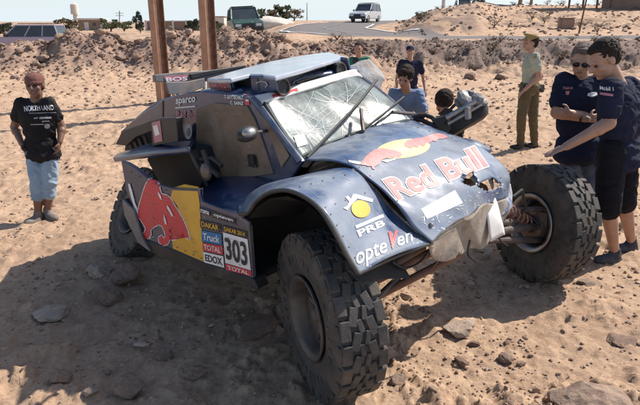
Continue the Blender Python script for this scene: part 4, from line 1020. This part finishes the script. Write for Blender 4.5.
    for q in 'lr':
        f = J['f'+q]; td = Vector(toe[q] if toe else (F.x, F.y, 0)); td.z = 0; td.normalize(); sd = Vector((-td.y, td.x, 0)); RT = Matrix((sd, td, Vector((0, 0, 1)))).transposed()
        blob('shoe', [('e', f+td*.06*s+Vector((0, 0, .035)), (.048*s, .135*s, .038*s), RT), ('e', f+td*.13*s+Vector((0, 0, .035)), (.048*s, .07*s, .034*s), RT), ('e', f+Vector((0, 0, .06)), (.044*s, .06*s, .055*s), RT), ('c', f+Vector((0, 0, .05)), .045*s, f+Vector((0, 0, .10)), .044*s),
             ('e', f+td*.055*s+Vector((0, 0, .012)), (.052*s, .145*s, .014), RT)], .009, M[shoe], root, org, 3)
    hs = []
    if hairstyle in ('short', 'full'):
        g = .010 if hairstyle == 'short' else .022
        hs = [('e', H+U*(.040+g*.5)*k-F*.028*k, ((.074+g)*k, (.084+g)*k, (.080+g)*k), HR), ('e', H+U*.01*k-F*.052*k, ((.066+g)*k, (.050+g)*k, (.070+g)*k), HR), ('e', H+U*(.088+g*.4)*k-F*.002*k, ((.052+g)*k, (.066+g)*k, (.026+g*.6)*k), HR)]
        blob('hair', hs, .0065, M[hair], root, org, 1, .018, 42)
    elif hairstyle in ('cap', 'beanie'):
        blob('hair', [('e', H+U*.00*k-F*.035*k, (.078*k, .066*k, .070*k), HR)], .008, M[hair], root, org, 2)
        blob('cap', [('e', H+U*.055*k-F*.012*k, (.086*k, .105*k, .068*k), HR)]+([('e', H+U*.045*k+F*.115*k, (.062*k, .062*k, .010*k), HR)] if hairstyle == 'cap' else [('e', H+U*.03*k, (.086*k, .104*k, .035*k), HR)]), .008, M[J.get('cap', 'maroon')], root, org, 3)
    bm = bmesh.new()
    if J.get('glasses'):
        for e in (-1, 1): add_ell(bm, H+X*e*.032*k+U*.004*k+F*.094*k-org, (.027*k, .010*k, .018*k), HR, 2)
        for e in (-1, 1): add_tube(bm, H+X*e*.058*k+U*.006*k+F*.088*k-org, H+X*e*.080*k+U*.008*k-org, .004*k)
        add_tube(bm, H+X*.02*k+F*.100*k+U*.006*k-org, H-X*.02*k+F*.100*k+U*.006*k-org, .004*k)
        bm_obj('sunglasses', bm, M['lens'], root)
    else:
        for e in (-1, 1): add_ell(bm, H+X*e*.031*k+U*.004*k+F*.083*k-org, (.013*k, .008*k, .007*k), HR, 2)
        bm_obj('eyes', bm, M['lens'], root)
    bm = bmesh.new(); add_ell(bm, H-U*.055*k+F*.0925*k-org, (.020*k, .006*k, .004*k), HR, 2); bm_obj('mouth', bm, mat('lip', (.20, .08, .06)), root)
    return root, so_, org
def at2(px, py, Y, dz=0): p = at(px, py, Y); p.z += dz; return p
def gz(px, py, Y=None):
    p = gnd(px, py) if Y is None else at(px, py, Y); p.z = H(p.x, p.y); return p
def shirt_text(s, tl, tr, br, bl, so_, org, mt='vinyl_white', bold=.01, name='lettering'):
    global CO, CI3
    keep = (CO, CI3); CO = CAM-org; CI3 = Matrix.Identity(3)
    lettering(s, tl, tr, br, bl, bvh(so_), M[mt], so_, .006, bold, name=name, step=3)
    CO, CI3 = keep
def shirt_mark(polys, so_, org, mt, off=.006):
    global CO, CI3
    keep = (CO, CI3); CO = CAM-org; CI3 = Matrix.Identity(3)
    decal('emblem', polys, bvh(so_), M[mt], so_, off, 3); CO, CI3 = keep

# left man in black T-shirt, hands at his pockets
Y = 5.6
J = dict(h=at(35, 85.5, Y-.03), sl=at(49, 103.5, Y), sr=at(22, 104, Y), el=at(62, 127, Y+.06), er=at(14.5, 127, Y+.08), wl=at(60, 142, Y-.04), wr=at(22, 144.5, Y-.06), hl=at(50, 146, Y), hr=at(34, 147, Y),
         kl=at(50, 180, Y-.04), kr=at(37.5, 182, Y-.06), fl=gz(48.5, 217), fr=gz(39, 218.5), cap='maroon')
J['dl'] = Vector((-.35, -.1, -1)); J['dr'] = Vector((.45, -.05, -1)); J['nl'] = (-1, 0, 0); J['nr'] = (1, 0, 0)
r_, s_, o_ = person('man in black T-shirt and maroon cap standing alone at the left, hands at his pockets', J, (.12, -1, -.25), skin='skin_dark', shirt='black_shirt', pants='denim_pale', shoe='shoe_grey', build=1.08, limb=1.08, sleeve=.55, legs='capri', hairstyle='beanie', voxel=.007, toe=dict(l=(.9, -.75, 0), r=(-.35, -1, 0)), s=.97, head_s=1.08)
shirt_text('NORTH LAND', (24, 106), (53, 105), (54, 110), (25, 111.5), s_, o_, bold=.02)
shirt_mark([[(34, 117.5), (38, 117.3), (38, 118.6), (34, 118.8)], [(39.5, 117.2), (51, 116.8), (51, 118.6), (39.5, 119)], [(42, 120.6), (49, 120.4), (49, 121.6), (42, 121.8)]], s_, o_, 'vinyl_grey')
shirt_mark([[(29, 113), (56, 112), (56, 112.8), (29, 113.8)], circle(47, 126, 2.8, 2.5), [(31, 124), (44, 123.5), (44, 124.6), (31, 125)]], s_, o_, 'vinyl_grey')

# policeman
Y = 8.75
J = dict(h=at(530.5, 43.5, Y), sl=at(527, 56.5, Y-.16), sr=at(538.5, 56, Y+.14), el=at(534, 75, Y-.22), er=at(541, 76, Y+.2), wl=at(524.5, 90, Y-.22), wr=at(527, 88, Y+.15), hl=at(526, 90, Y-.09), hr=at(533, 90, Y+.09),
         kl=at(521.5, 117, Y-.08), kr=at(533, 117, Y+.08), fl=gz(520, 148.5), fr=gz(534, 147), cap='cap_green')
J['sl'], J['sr'] = at(534.5, 57, Y-.19), at(529.5, 56, Y+.17); J['el'] = at(539, 76, Y-.22)
r_, s_, o_ = person('policeman in pale mint shirt and tan peaked cap seen from the side', J, (-1, -.1, -.1), skin='skin', shirt='mint', pants='olive', shoe='boot', build=1.12, limb=1.1, head_s=1.06, sleeve=.6, hairstyle='short', tuck=True, voxel=.010, toe=dict(l=(-1, -.25, 0), r=(-1, .2, 0)), s=.98)
Hh = J['h']; 
blob('peaked_cap', [('e', Hh+Vector((0, 0, .115)), (.125, .115, .028), Euler((0, .22, 0)).to_matrix()), ('e', Hh+Vector((.0, 0, .075)), (.100, .085, .045)), ('e', Hh+Vector((-.115, 0, .055)), (.060, .07, .010), Euler((0, -.35, 0)).to_matrix())], .008, M['cap_green'], r_, o_, 2)
bm = bmesh.new(); c = (J['hl']+J['hr'])/2+Vector((0, 0, .06))-o_; rings = [bm.verts.new(c+Vector((.178*math.cos(a), .150*math.sin(a), z))) for a in [i/24*6.283 for i in range(24)] for z in (-.022, .022)]
for i in range(24): bm.faces.new((rings[2*i], rings[(2*i+2) % 48], rings[(2*i+3) % 48], rings[2*i+1]))
add_box(bm, c+Vector((.17, -.05, -.03)), (.06, .06, .12), bev=.01); add_box(bm, c+Vector((-.12, -.14, -.04)), (.08, .05, .12), bev=.01); bm_obj('belt', bm, M['boot'], r_)
shirt_mark([[(533.5, 54), (536.5, 54), (536.5, 58), (533.5, 58)]], s_, o_, 'cap_green')

# middle man, arms crossed, sunglasses
Y = 5.15
J = dict(h=at(582, 61, Y-.06), sl=at(598, 82, Y-.02), sr=at(564, 81, Y), el=at(600, 118, Y-.02), er=at(556, 113, Y-.04), wl=at(570, 113, Y-.23), wr=at(587, 119, Y-.22), hl=at(588, 146, Y), hr=at(570, 146, Y),
         kl=at(589, 192, Y-.03), kr=at(572, 192, Y-.03), fl=gz(590, 236), fr=gz(571, 236), glasses=True)
J['dl'] = Vector((-1, -.1, .1)); J['dr'] = Vector((1, .1, .1)); J['nl'] = (0, 1, 0); J['nr'] = (0, 1, 0)
r_, s_, o_ = person('man in navy polo and dark sunglasses with folded arms behind the front tyre', J, (-.5, -.9, -.75), lean=(-.12, -.3, 1), skin='skin', shirt='navy_shirt', pants='denim_grey', build=1.32, limb=1.2, sleeve=.66, hair='hair_grey', hairstyle='short', voxel=.007, s=1.03, head_s=1.12)
shirt_text('DAKAR', (563, 87), (573, 87), (573, 89.5), (563, 89.5), s_, o_, 'faded_red', .02)
shirt_mark([[(565, 91), (570, 91), (569, 95), (566, 95)]], s_, o_, 'faded_red')
shirt_mark([[(588, 93), (596, 92), (598, 95), (592, 97), (587, 96)]], s_, o_, 'vinyl_white')
bm = bmesh.new(); add_tube(bm, J['wr'].lerp(J['er'], .12)-o_, J['wr'].lerp(J['er'], .2)-o_, .034, .036, 20); bm_obj('wristwatch', bm, M['ink'], r_)

# right man, leaning in and pointing down at the tyre
Y = 4.45
J = dict(h=at(603.5, 60, Y-.06), sl=at(611, 89, Y-.19), sr=at(628, 86, Y+.19), el=at(609, 123, Y-.26), er=at(640, 120, Y+.2), wl=at(566, 146.5, Y-.22), wr=at(646, 148, Y+.1), hl=at(612, 151, Y-.10), hr=at(625, 149, Y+.12),
         kl=at(608, 205, Y-.12), kr=at(624, 199, Y+.12), fl=gz(613, 262), fr=gz(630, 249))
J['dl'] = Vector((-1, -.05, -.42)); J['nl'] = (-.3, 0, -1)
r_, s_, o_ = person('man in navy T-shirt and black shorts stretching one arm over the front tyre', J, (-1, -.22, -.95), lean=(-.60, -.08, 1), skin='skin', shirt='navy_shirt', pants='black_cloth', build=1.28, limb=1.22, sleeve=.64, legs='shorts', hair='hair', hairstyle='short', voxel=.006, toe=dict(l=(-1, -.32, 0), r=(-1, -.2, 0)), s=1.05, curl=.12, head_s=1.14)
shirt_text('Mobil 1', (600.5, 86), (613, 87.5), (613.5, 91.2), (600.5, 89.8), s_, o_, 'vinyl_white', .02)
shirt_mark([[(600.5, 92), (613, 94.2), (613, 96.8), (600.5, 94.6)]], s_, o_, 'pink')

# standing man with cap beyond the car
Y = 12
J = dict(h=at(410, 51.5, Y), sl=at(419.5, 63, Y), sr=at(401.5, 62.5, Y), el=at(423.5, 78, Y+.1), er=at(397, 78, Y+.1), wl=at(425, 90, Y-.05), wr=at(396.5, 90, Y-.05), hl=at(415, 91, Y), hr=at(406, 91, Y), kl=at(416, 104, Y), kr=at(405.5, 104, Y), fl=gz(416, 118), fr=gz(405, 118), cap='navy_shirt')
person('man in navy T-shirt and dark cap standing beyond the car', J, (-.1, -1, -.35), shirt='navy_shirt', pants='olive', hairstyle='cap', voxel=.012, sleeve=.6)
# man in pale blue bending beside the car
Y = 6.3
J = dict(h=at(405, 78, Y-.1), sl=at(418.5, 94, Y), sr=at(394, 93, Y), el=at(425, 118, Y-.1), er=at(390, 116, Y-.05), wl=at(416, 130, Y-.3), wr=at(398, 130, Y-.3), hl=at(414, 138, Y+.25), hr=at(399, 138, Y+.25), kl=at(417, 166, Y-.05), kr=at(396, 166, Y-.05), fl=gz(417, 196), fr=gz(398, 196))
person('dark haired man in pale blue T-shirt bending at the far side of the car', J, (-.5, -1, -.7), lean=(0, -.35, 1), shirt='blue_shirt', pants='denim_grey', hair='hair_brown', hairstyle='full', voxel=.009, sleeve=.62, skin='skin', s=.95)
# kneeling helper whose dark hair shows above the lamp module
Y = 5.5
J = dict(h=at(443, 103, Y-.15), sl=at(456, 121, Y+.05), sr=at(438, 122, Y+.12), el=at(458, 140, Y), er=at(437, 142, Y), wl=at(450, 150, Y-.25), wr=at(442, 150, Y-.25), hl=at(457, 152, Y+.45), hr=at(445, 152, Y+.5), kl=at(459, 196, Y+.0), kr=at(443, 196, Y+.05), fl=gz(461, 208), fr=gz(446, 208))
person('crouching helper with dark tousled hair, head bowed behind the broken lamp module', J, (-.35, -1, -1.4), lean=(-.05, -.95, .55), shirt='black_shirt', pants='denim_grey', hair='hair_brown', hairstyle='full', voxel=.010, s=.92)
# person in green beyond the windscreen
Y = 11
J = dict(h=at(358.5, 49, Y), sl=at(367, 60, Y), sr=at(352.5, 60, Y), el=at(369, 74, Y), er=at(350, 74, Y), wl=at(362, 84, Y-.2), wr=at(356, 84, Y-.2), hl=at(364, 89, Y), hr=at(356, 89, Y), kl=at(365, 106, Y), kr=at(356, 106, Y), fl=gz(365, 125), fr=gz(356, 125))
r_, s_, o_ = person('person with dark hair and green top standing behind the roof of the car', J, (-.2, -1, -.4), shirt='green_shirt', pants='denim_grey', hairstyle='short', voxel=.012)
shirt_mark([circle(355.5, 61, 3.2, 3.2)], s_, o_, 'ink')

# ------------------------------------------------------------------ steel columns
def post(x, y, rz, label):
    r = empty('steel_post', (x, y, H(x, y)), rz); tag(r, label, 'steel post', 'rusty steel posts behind the car')
    h = 6.5
    for yy, m in ((-.15, 'rust'), (.15, 'rust_dark')):  # lit near flange, shaded far flange and web put into the rust colours
        bm = bmesh.new(); add_box(bm, (0, yy, h/2-.2), (.18, .022, h), bev=.003); bm_obj('flange', bm, M[m], r)
    bm = bmesh.new(); add_box(bm, (0, 0, h/2-.2), (.016, .276, h-.01)); bm_obj('web', bm, M['rust_dark'], r)
    bm = bmesh.new()
    for k in range(30):
        for s in (-1, 1): add_tube(bm, (s*.065, .137, .3+k*.2), (s*.065, .120, .3+k*.2), .018, n=6)
    tag(bm_obj('bolts', bm, M['rust_dark'], r), kind='stuff')
    bm = bmesh.new(); add_box(bm, (0, 0, .03), (.5, .6, .03), bev=.004); bm_obj('base_plate', bm, M['rust_dark'], r)
def colX(px, Y): return (px-320)/FPX*(Y*math.cos(PITCH)+(EYE-.0)*math.sin(PITCH))
post(colX(164.5, 13.9), 13.9, R(-30), 'left of the two rusty steel columns, rising beside the rear wing')
post(colX(213, 12.4), 12.4, R(-28), 'right of the two rusty steel columns, rising from behind the cabin')

# ------------------------------------------------------------------ vehicles
M['silver'] = mat('silver_lilac_paint', (.36, .30, .42), .3, (.36, .33, .40), 1, coat=.7, dust=.3)
M['green_car'] = mat('dark_green_paint', (.03, .085, .062), .35, (.025, .07, .05), 1, coat=.5, dust=.35)
M['white_car'] = mat('pale_silver_paint', (.55, .57, .60), .3, (.48, .50, .53), 1, coat=.6, dust=.3)
M['dark_car'] = mat('dark_blue_paint', (.03, .045, .09), .3, coat=.6)
M['car_glass'] = mat('car_glass', (.035, .045, .05), .08, (.05, .06, .065), 1)
M['tail_lamp'] = mat('tail_lamp', (.45, .04, .04), .25); M['lamp_glass'] = mat('lamp_glass', (.65, .66, .66), .15)
def suv(x, y, rz, z, paint, label, L=4.6, Wd=1.82, Ht=1.78, estate=True, rack=False, roll=0, pitch=0):
    r = empty('parked_car', (x, y, z)); r.rotation_euler = (roll, pitch, rz); tag(r, label, 'car')
    hw = Wd/2; h = L/2; pm = M[paint]; belt = Ht*.60
    prof = [(-h, .42), (-h+.04, belt-.05), (-h+.12, belt), (h*.38, belt), (h*.90, belt-.16), (h, belt-.30), (h+.02, .42), (h-.15, .30), (-h+.15, .30)]
    bm = bmesh.new(); A = [bm.verts.new((a, -hw, b)) for a, b in prof]; B = [bm.verts.new((a, hw, b)) for a, b in prof]; n = len(prof)
    bm.faces.new(A); bm.faces.new(B[::-1])
    for i in range(n): bm.faces.new((A[i], B[i], B[(i+1) % n], A[(i+1) % n]))
    bmesh.ops.recalc_face_normals(bm, faces=bm.faces); bmesh.ops.bevel(bm, geom=bm.edges[:], offset=.06, segments=3, affect='EDGES')
    bmesh.ops.triangulate(bm, faces=[f for f in bm.faces if len(f.verts) > 4]); bm_obj('body', bm, pm, r)
    # greenhouse
    x0, x1 = (-h+.12, h*.40); t0, t1 = (-h+.32, h*.10); iw = hw-.16
    bm = bmesh.new(); lo = [(x0, -hw+.05), (x1, -hw+.05), (x1, hw-.05), (x0, hw-.05)]; hi = [(t0, -iw), (t1, -iw), (t1, iw), (t0, iw)]
    l_ = [bm.verts.new((a, b, belt-.02)) for a, b in lo]; u_ = [bm.verts.new((a, b, Ht-.06)) for a, b in hi]
    for i in range(4): bm.faces.new((l_[i], l_[(i+1) % 4], u_[(i+1) % 4], u_[i]))
    bm.faces.new(u_); bm_obj('window', bm, M['car_glass'], r)
    bm = bmesh.new(); add_box(bm, ((t0+t1)/2, 0, Ht-.04), (t1-t0+.10, 2*iw+.06, .07), bev=.03); bm_obj('roof', bm, pm, r)
    bm = bmesh.new()
    for s in (-1, 1):
        for t in (0, .30, .62, 1):
            a = x0+(x1-x0)*t; b = t0+(t1-t0)*t; add_tube(bm, (a, s*(hw-.05), belt), (b, s*iw, Ht-.06), .045, .035, 6)
    tag(bm_obj('pillars', bm, pm, r), kind='stuff')
    for sx in (-1, 1):
        for s in (-1, 1):
            bm = bmesh.new(); c = Vector((sx*h*.62, s*(hw-.10), .34)); add_tube(bm, c-Vector((0, .11, 0)), c+Vector((0, .11, 0)), .34, .34, 24); w = bm_obj('wheel', bm, M['rubber'], r)
            bm = bmesh.new(); add_tube(bm, c+Vector((0, s*.10, 0)), c+Vector((0, s*.125, 0)), .20, .18, 16); bm_obj('rim', bm, M['rim_bright'], w)
            bm = bmesh.new(); add_tube(bm, c-Vector((0, .03-s*.02, 0))+Vector((0, 0, .03)), c+Vector((0, .125, 0))+Vector((0, 0, .03)), .42, .42, 24); bm_obj('wheel_arch', bm, M['dark'], r) if s > 5 else bm.free()
    for s in (-1, 1):
        bm = bmesh.new(); add_box(bm, (h-.02, s*(hw-.30), belt-.42), (.10, .38, .18), bev=.03); bm_obj('headlight', bm, M['lamp_glass'], r)
        bm = bmesh.new(); add_box(bm, (-h+.02, s*(hw-.16), belt-.22), (.09, .20, .34), bev=.02); bm_obj('tail_light', bm, M['tail_lamp'], r)
        bm = bmesh.new(); add_box(bm, (h*.36, s*(hw+.08), belt+.06), (.10, .20, .16), bev=.03); bm_obj('side_mirror', bm, M['black'], r)
    bm = bmesh.new(); add_box(bm, (h+.02, 0, belt-.44), (.08, Wd*.40, .20), bev=.02); bm_obj('grille', bm, M['ink'], r)
    for sx in (-1, 1):
        bm = bmesh.new(); add_box(bm, (sx*(h+.02), 0, .46), (.16, Wd-.04, .22), bev=.05); bm_obj('bumper', bm, M['black'], r)
    if rack:
        bm = bmesh.new()
        for s in (-1, 1): add_tube(bm, (t0+.1, s*(iw-.08), Ht+.06), (t1-.1, s*(iw-.08), Ht+.06), .022, n=8)
        for q in (.2, .5, .8): add_tube(bm, (t0+(t1-t0)*q, -iw+.08, Ht+.06), (t0+(t1-t0)*q, iw-.08, Ht+.06), .018, n=8)
        tag(bm_obj('roof_rack', bm, M['ink'], r), kind='stuff')
    return r
suv(colX(29, 37), 37, R(183), .02, 'silver', 'silver lilac estate car parked behind the rubble berm at the left', L=4.9, Ht=1.72, rack=True)
suv(colX(242, 35.5), 37.5, R(-76), .95, 'green_car', 'dark green off-road car parked on a mound behind the berm, facing the camera', L=4.5, Wd=1.85, Ht=1.85, rack=True, pitch=R(-2), roll=R(3))
suv(colX(365, 62), 62, R(-116), H(4.9, 62)+.02, 'white_car', 'pale silver off-road car driving round the bend of the road', L=4.7, Wd=1.85, Ht=1.85, rack=True)
x = colX(461, 78); suv(x, 78, R(-95), H(x, 78)-.1, 'dark_car', 'dark blue car parked far off on the crest of the right hill', Ht=1.6)

# ------------------------------------------------------------------ trees, bushes
M['leaf'] = mat('olive_leaves', (.085, .095, .045), .8, (.045, .055, .028), 1.5, spec=.2); M['leaf_dark'] = mat('dark_leaves', (.035, .05, .03), .8, (.02, .03, .02), 1.5, spec=.2)
M['leaf_dry'] = mat('dry_scrub_leaves', (.17, .125, .075), .9, (.09, .07, .045), 1.5, spec=.1); M['bark'] = mat('bark', (.16, .095, .06), .9, bump=.5)
def tree(name, label, x, y, w, h, leaf, trunk=.25, n=900, group=None, trunkmat='bark', shape=1.0, base=None, cat=None):
    z = H(x, y) if base is None else base
    r = empty(name, (x, y, z)); tag(r, label, cat or name.split('_')[-1], group); rnd = random.Random(int(x*31+y*7))
    bm = bmesh.new(); th = h*trunk; k = max(.04, w*.03)
    add_tube(bm, (0, 0, -.2), (.05*w, 0, th+.3*h*.5), k*1.5, k, 8)
    for i in range(5):
        a = i*1.26+rnd.random(); add_tube(bm, (.03*w, 0, th*.9), (math.cos(a)*w*.3, math.sin(a)*w*.3, th+(h-th)*rnd.uniform(.4, .8)), k*.7, k*.25, 6)
    bm_obj('trunk', bm, M[trunkmat], r)
    cl = [(rnd.uniform(-.36, .36)*w, rnd.uniform(-.36, .36)*w, th+(h-th)*rnd.uniform(.18, .86)**shape, rnd.uniform(.14, .26)) for _ in range(13)]
    V = []; F = []
    for i in range(n):
        c = rnd.choice(cl); v = Vector((rnd.gauss(0, 1), rnd.gauss(0, 1), rnd.gauss(0, 1))).normalized()*rnd.uniform(.5, 1)
        p = Vector((c[0]+v.x*c[3]*w, c[1]+v.y*c[3]*w, c[2]+v.z*c[3]*(h-th)*.8)); s = min(w, h)*rnd.uniform(.03, .07)
        a = Vector((rnd.gauss(0, 1), rnd.gauss(0, 1), rnd.gauss(0, 1))).normalized()*s; b = a.orthogonal().normalized()*s*.7
        k = len(V); V += [p-a-b, p+a-b*.4, p+a*.6+b, p-a*.8+b]; F.append((k, k+1, k+2, k+3))
    tag(mesh_obj('crown', V, F, M[leaf], r), kind='stuff'); return r
tree('leafy_tree', 'brown green round tree just right of the silver car', colX(71, 60), 60, 2.4, 1.9, 'leaf_dry', .2)
tree('leafy_tree', 'low olive tree right of the small white-edged building', colX(111, 90), 90, 3.4, 2.0, 'leaf', .15)
tree('leafy_tree', 'wide low olive tree between the small building and the tall dark cypress', colX(124, 95), 95, 4.0, 1.7, 'leaf', .15)
tree('cypress_tree', 'tall dark cypress left of the first steel post', colX(140.5, 80), 80, 1.5, 3.1, 'leaf_dark', .05, 1100)
tree('leafy_tree', 'small dark tree between the two steel posts', colX(193, 85), 85, 2.0, 2.0, 'leaf_dark', .15)
for i, (px, Y, w, h, lf, lb) in enumerate(((258, 75, 2.2, 2.6, 'leaf', 'olive tree directly right of the green car roof'), (272, 90, 3, 2.3, 'leaf_dry', 'brownish low tree above the pale gravel heap'), (283, 92, 2.6, 2.6, 'leaf', 'olive tree third along the left skyline from the green car'), (294, 95, 3.2, 2.0, 'leaf_dry', 'brownish tree at the right end of the row left of the road bend'),
                                (218, 88, 2.2, 1.6, 'leaf', 'low olive bush on the skyline left of the green car'), (5, 62, 2.6, 1.5, 'leaf_dark', 'dark low tree at the left edge behind the silver car'))):
    tree('leafy_tree', lb, colX(px, Y), Y, w, h, lf, .15, base=(H(colX(px, Y), Y)))
tree('leafy_tree', 'small dark reddish tree on the crest beside the dark blue car', colX(475, 76), 76, 1.9, 1.5, 'leaf_dark', .2)
tree('broad_tree', 'big tree with brown trunk cut off by the top edge above the policeman', colX(516, 66), 66, 5.5, 6.0, 'leaf_dark', .42, 1500, trunkmat='rust')
tree('broad_tree', 'tree with slim trunk cut off by the top edge, right of the big one', colX(527, 68), 68, 4.0, 6.0, 'leaf_dark', .5, 1200, trunkmat='rust')
tree('grey_bush', 'grey green bush on top of the rocky hillock by the road bend', colX(419, 42), 42, .9, .7, 'leaf_dry', .1, 500, base=None)
rnd = random.Random(21)
for i in range(30):
    Y = rnd.uniform(37, 68); px = rnd.uniform(405, 660); x = colX(px, Y)
    if abs(x-road_x(Y)) < 5: continue
    tree('dry_bush', 'low dry scrub bush on the stony hillside beyond the road', x, Y, rnd.uniform(.6, 1.5), rnd.uniform(.3, .7), rnd.choice(['leaf_dry', 'leaf_dry', 'leaf']), .1, 160, 'dry scrub bushes on the right hillside')
for i in range(22):
    Y = rnd.uniform(26, 30.5); px = rnd.uniform(330, 660)
    tree('dry_bush', 'low dry scrub bush on the dark slope below the road', colX(px, Y), Y, rnd.uniform(.5, 1.1), rnd.uniform(.25, .5), 'leaf_dry', .1, 150, 'dry scrub bushes on the slope below the road')

# ------------------------------------------------------------------ buildings and poles
M['wall_brown'] = mat('mud_brown_wall', (.30, .20, .15), .9, (.24, .16, .12), 2); M['wall_white'] = mat('pale_wall', (.66, .60, .52), .85, (.56, .50, .43), 2)
def box_part(name, c, s, m, root, bev=.02):
    bm = bmesh.new(); add_box(bm, c, s, bev=bev); return bm_obj(name, bm, M[m], root)
Y = 105; b = empty('small_building', (colX(94, Y), Y, H(colX(94, Y), Y))); tag(b, 'small brown building with white roof edge and white corner pillar behind the berm', 'building')
box_part('wall', (0, 0, .9), (4.2, 3, 1.8), 'wall_brown', b); box_part('roof', (0, 0, 1.92), (4.6, 3.4, .3), 'wall_white', b); box_part('pillar', (2.15, -1.6, .95), (.5, .3, 1.7), 'wall_white', b)
w_ = box_part('door', (-.6, -1.51, .7), (.8, .06, 1.4), 'wall_white', b); box_part('window', (.8, -1.51, 1.05), (.6, .06, .6), 'car_glass', b)
Y = 100; b = empty('boundary_wall', (colX(174, Y), Y, H(colX(174, Y), Y))); tag(b, 'long low beige wall on the skyline between the steel posts', 'wall')
box_part('wall', (0, 0, .75), (9.5, .3, 1.5), 'wall_brown', b); box_part('coping', (0, 0, 1.56), (9.7, .4, .15), 'wall_white', b)
for k in range(5): box_part('pillar', (-4.6+k*2.3, -.2, .85), (.35, .3, 1.7), 'wall_white', b)
Y = 98; b = empty('white_building', (colX(216, Y), Y, H(colX(216, Y), Y))); tag(b, 'small white building between right steel post and green car', 'building')
box_part('wall', (0, 0, 1.1), (3.4, 3, 2.2), 'wall_white', b); box_part('roof', (0, 0, 2.25), (3.7, 3.3, .12), 'wall_brown', b); box_part('window', (.5, -1.51, 1.2), (.6, .06, .6), 'car_glass', b)
Y = 140; b = empty('water_tower', (colX(77, Y), Y, 0)); tag(b, 'pale water tower far away above the trees at the left', 'tower')
bm = bmesh.new(); add_tube(bm, (0, 0, 0), (0, 0, 3.4), .55, .5, 12); bm_obj('column', bm, M['wall_white'], b); bm = bmesh.new(); add_tube(bm, (0, 0, 3.4), (0, 0, 5.6), .95, .85, 16); add_tube(bm, (0, 0, 5.6), (0, 0, 6.0), .85, .1, 16); bm_obj('tank', bm, M['wall_white'], b)
# pale gravel heap
bm = bmesh.new(); bmesh.ops.create_icosphere(bm, subdivisions=4, radius=1)
for v in bm.verts: n_ = v.co.copy(); v.co = Vector((v.co.x*2.9, v.co.y*1.6, v.co.z*.95))*(1+.1*(float(vnoise(np.array([n_.x*3+9]), np.array([n_.y*3+n_.z*2]), 3)[0])-.5))
o = bm_obj('gravel_heap', bm, M['wall_white'], None, True); x = colX(268, 62); o.location = (x, 62, H(x, 62)+.35); tag(o, 'pale rounded gravel heap right of the green car', 'heap')
# poles
def pole(label, px0, py0, px1, py1, Y, r0, r1, m, arms=False):
    a = at(px0, py0, Y); a.z = H(a.x, a.y)-.2; b = at(px1, py1, Y)
    d = (b-a); b = a+d*1.0
    r = empty('utility_pole', a); tag(r, label, 'pole')
    bm = bmesh.new(); add_tube(bm, (0, 0, 0), b-a, r0, r1, 10); bm_obj('shaft', bm, M[m], r)
    bm = bmesh.new(); add_tube(bm, b-a, b-a+Vector((0, 0, .04)), r1*1.15, r1*.9, 10); bm_obj('pole_cap', bm, M[m], r)
    if arms:
        for k in (.12, .25):
            bm = bmesh.new(); c = (b-a)*(1-k); add_tube(bm, c-Vector((.9, 0, 0)), c+Vector((.9, 0, 0)), .05, n=6); bm_obj('crossarm', bm, M[m], r)
pole('thin brown pole leaning right on the slope above the road', 578.5, 34, 589, -12, 37.5, .06, .045, 'rust_dark')
pole('pale concrete pole on the crest above the road bend', 443, 13, 445, -20, 62, .20, .16, 'wall_white')
pole('thin power pole far away above the olive trees at the left', 119.5, 30, 119.5, 11, 130, .12, .10, 'grey', True)
pole('thin mast far away left of the road bend', 307, 25, 307, 3, 150, .12, .08, 'grey')
# stone block above the road
Y = 40; x = colX(562.5, Y); b = empty('stone_block', (x, Y, H(x, Y))); tag(b, 'square brown block standing on the slope above the road', 'block')
box_part('block', (0, 0, .32), (.95, .6, .75), 'wall_brown', b, .05); box_part('cap_slab', (0, 0, .72), (1.0, .65, .06), 'rock', b, .01)
# long brown shelter at the top right
Y = 60; x = colX(628, Y); b = empty('shelter', (x, Y, H(x, Y))); tag(b, 'long brown shed with posts at the top right corner', 'shed')
box_part('wall', (1, .5, 1.4), (8, .3, 2.8), 'wall_brown', b); box_part('roof', (-1, 0, 2.9), (14, 3, .2), 'rust_dark', b)
for k in range(4): box_part('post', (-7+k*1.4, -.9, 1.45), (.16, .16, 2.9), 'rust_dark', b)
